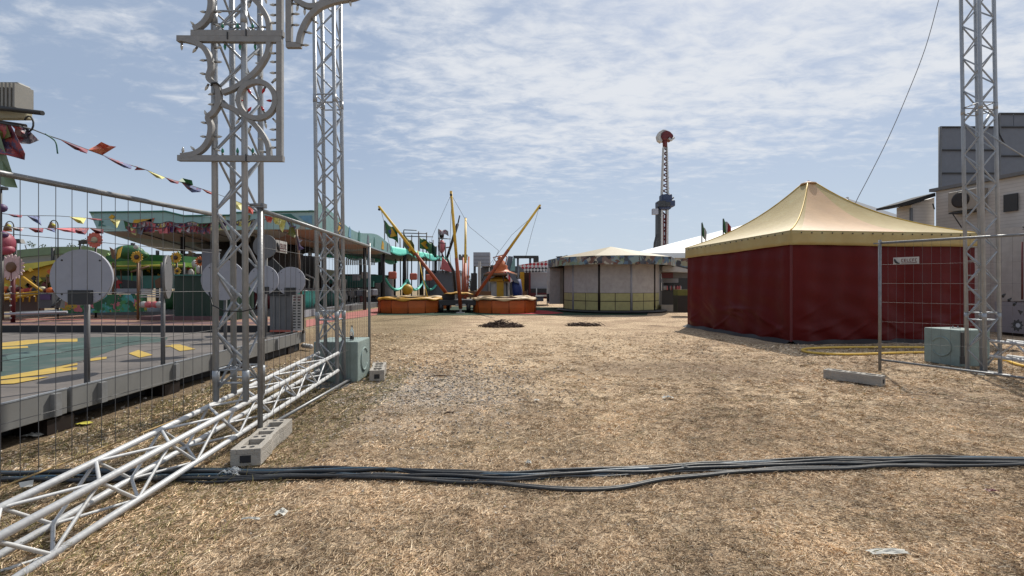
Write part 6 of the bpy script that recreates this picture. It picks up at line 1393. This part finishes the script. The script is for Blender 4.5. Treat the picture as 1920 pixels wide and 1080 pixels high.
bunting('lower bunting string crossing behind the left mesh fence', [(x, y, 7.5 + x / 230 * 4.5) for x, y in ((-30, 422), (0, 424), (45, 427), (100, 428), (160, 427), (215, 431))],
 [(52, 82, [(80, 436), (66, 436)], 'flag_scarlet'), (82, 102, [(104, 436), (92, 432)], 'flag_blue'), (102, 140, [(142, 437), (120, 434)], 'pink'), (126, 168, [(160, 440), (146, 438)], 'flag_scarlet'), (168, 194, [(194, 438), (180, 438)], 'darkred'), (20, 46, [(40, 434), (28, 432)], 'flag_white')], .006)
r = random.Random(21); ml = ['flag_scarlet', 'purple', 'flag_white', 'pink', 'darkred', 'flag_lemon', 'slate', 'flag_scarlet', 'green']
def dense(label, x0, x1, y0, y1, Y, n, seed):
    r = random.Random(seed); cord = [(x0 + (x1 - x0) * i / 8, y0 + (y1 - y0) * i / 8 + (3 if i % 2 else -2), Y) for i in range(9)]; fl = []
    for k in range(n):
        a = x0 + (x1 - x0 - 16) * k / n; w = 10 + r.random() * 10; y = y0 + (y1 - y0) * k / n; fl.append((a, a + w, [(a + w * (.6 + .5 * r.random()), y + 8 + 8 * r.random()), (a + w * .2, y + 5 + 9 * r.random())], ml[r.randrange(len(ml))]))
    bunting(label, cord, fl, .008)
dense('tangled bunting strung along the front of the big canopy fascia', 232, 402, 416, 418, 11.6, 22, 5)
dense('second row of tangled bunting just below the canopy fascia', 236, 404, 426, 424, 11.3, 18, 6)
dense('bunting seen between the chords of the nearest tower, hanging from the canopy', 402, 500, 416, 412, 11.2, 14, 7)
bunting('bunting drooping down a thin pole right of the corner fence post', [(496, 404, 9.5), (520, 408, 9.7), (545, 412, 9.9), (552, 430, 10), (558, 446, 10), (561, 462, 10)],
 [(496, 512, [(508, 418), (500, 416)], 'flag_orange'), (508, 530, [(524, 422), (516, 420)], 'flag_lemon'), (520, 538, [(530, 436), (524, 428)], 'flag_lemon'), (536, 552, [(556, 424), (544, 426)], 'flag_blue'), (545, 556, [(552, 446), (540, 440)], 'olive'), (553, 560, [(568, 450), (560, 456)], 'flag_white'), (556, 561, [(570, 466), (560, 470)], 'purple')], .006)
MB().tube([P(556, 430, 10.05), P(562, 500, 10.05), P(565, 560, 10.05)], .022, 6).build('thin_pole', 'wood', loc=P(562, 500, 10.05), label='thin weathered pole wrapped in bunting right of the corner fence post', cat='pole')
# top-left fitting
plain('fixture_grey', (150, 148, 142), .6)
t = thing('ribbed_fixture', 'ribbed beige fixture on a dark arm reaching in at the top left corner', 'light fixture', P(-60, 640, 4.1) * 1)
b = MB(); 
for k in range(14): b.box(P(-50 + k * 7.2, 183 + .9 * (k - 7) * .3, 4.1), (.018, .16, .21))
b.build('ribs', 'fixture_grey', t)
b = MB(); a, c = P(-56, 172, 4.16), P(46, 184, 4.16); b.box((a + c) / 2, ((c - a).length, .12, .19), 0); b.build('housing', 'fixture_grey', t, bevel=.015)
MB().tube([P(-60, 196, 4.0), P(80, 212, 4.0)], .020, 10).build('arm', 'darkgrey', t)
b = MB(); b.box(P(0, 217, 4.1), (.52, .06, .07)); b.build('white_beam', 'cream', t, bevel=.01)
MB().tube([P(-60, 220, 4.06), P(48, 236, 4.06)], .016, 8).build('lower_arm', 'darkwood', t)
b = MB(); b.tube([P(54, 232, 4.0) + Vector((.04 * math.cos(a), 0, .065 * math.sin(a))) for a in [R(-100 + k * 28) for k in range(10)]] , .007, 6); b.build('hook', 'darkgrey', t)
MB().tube([P(-62, 150, 4.1), (P(-62, 150, 4.1).x, 4.1, .36)], .035, 10).build('mast', 'darkgrey', t)
bunting('bundle of large dark red and mauve pennants hanging under the top left fixture', [(-40, 222, 3.9), (-10, 228, 3.9), (20, 234, 3.9), (42, 238, 3.95), (62, 243, 4.15)],
 [(-38, 20, [(47, 288), (46, 300), (10, 290), (-38, 282)], 'flag_scarlet'), (28, 50, [(73, 263), (56, 270), (40, 269), (27, 262)], 'flag_white'), (34, 54, [(56, 250), (44, 255), (34, 250)], 'purple'), (-20, 12, [(20, 256), (6, 262), (-10, 250)], 'olive'), (20, 34, [(42, 242), (30, 244)], 'pink'), (-40, -8, [(20, 316), (33, 352), (10, 350), (-38, 330)], 'backdrop_green')], .008)
# low camera-side fence brackets: lamp on the rail end
t = thing('dark_lamp', 'small dark round lamp behind the top rail at the left edge', 'lamp', P(3, 560, 5.2) * 1)
b = MB(); b.ball(P(2, 390, 5.2), .055, 10, (1, 1, .9)); b.build('head', 'purple', t); b = MB(); b.box(P(2, 353, 5.2), (.1, .06, .03)); b.build('cap', 'black', t); b = MB(); b.tube([P(1, 354, 5.2), (P(1, 354, 5.2).x, 5.2, .36)], .014, 6); b.build('stem', 'darkgrey', t)
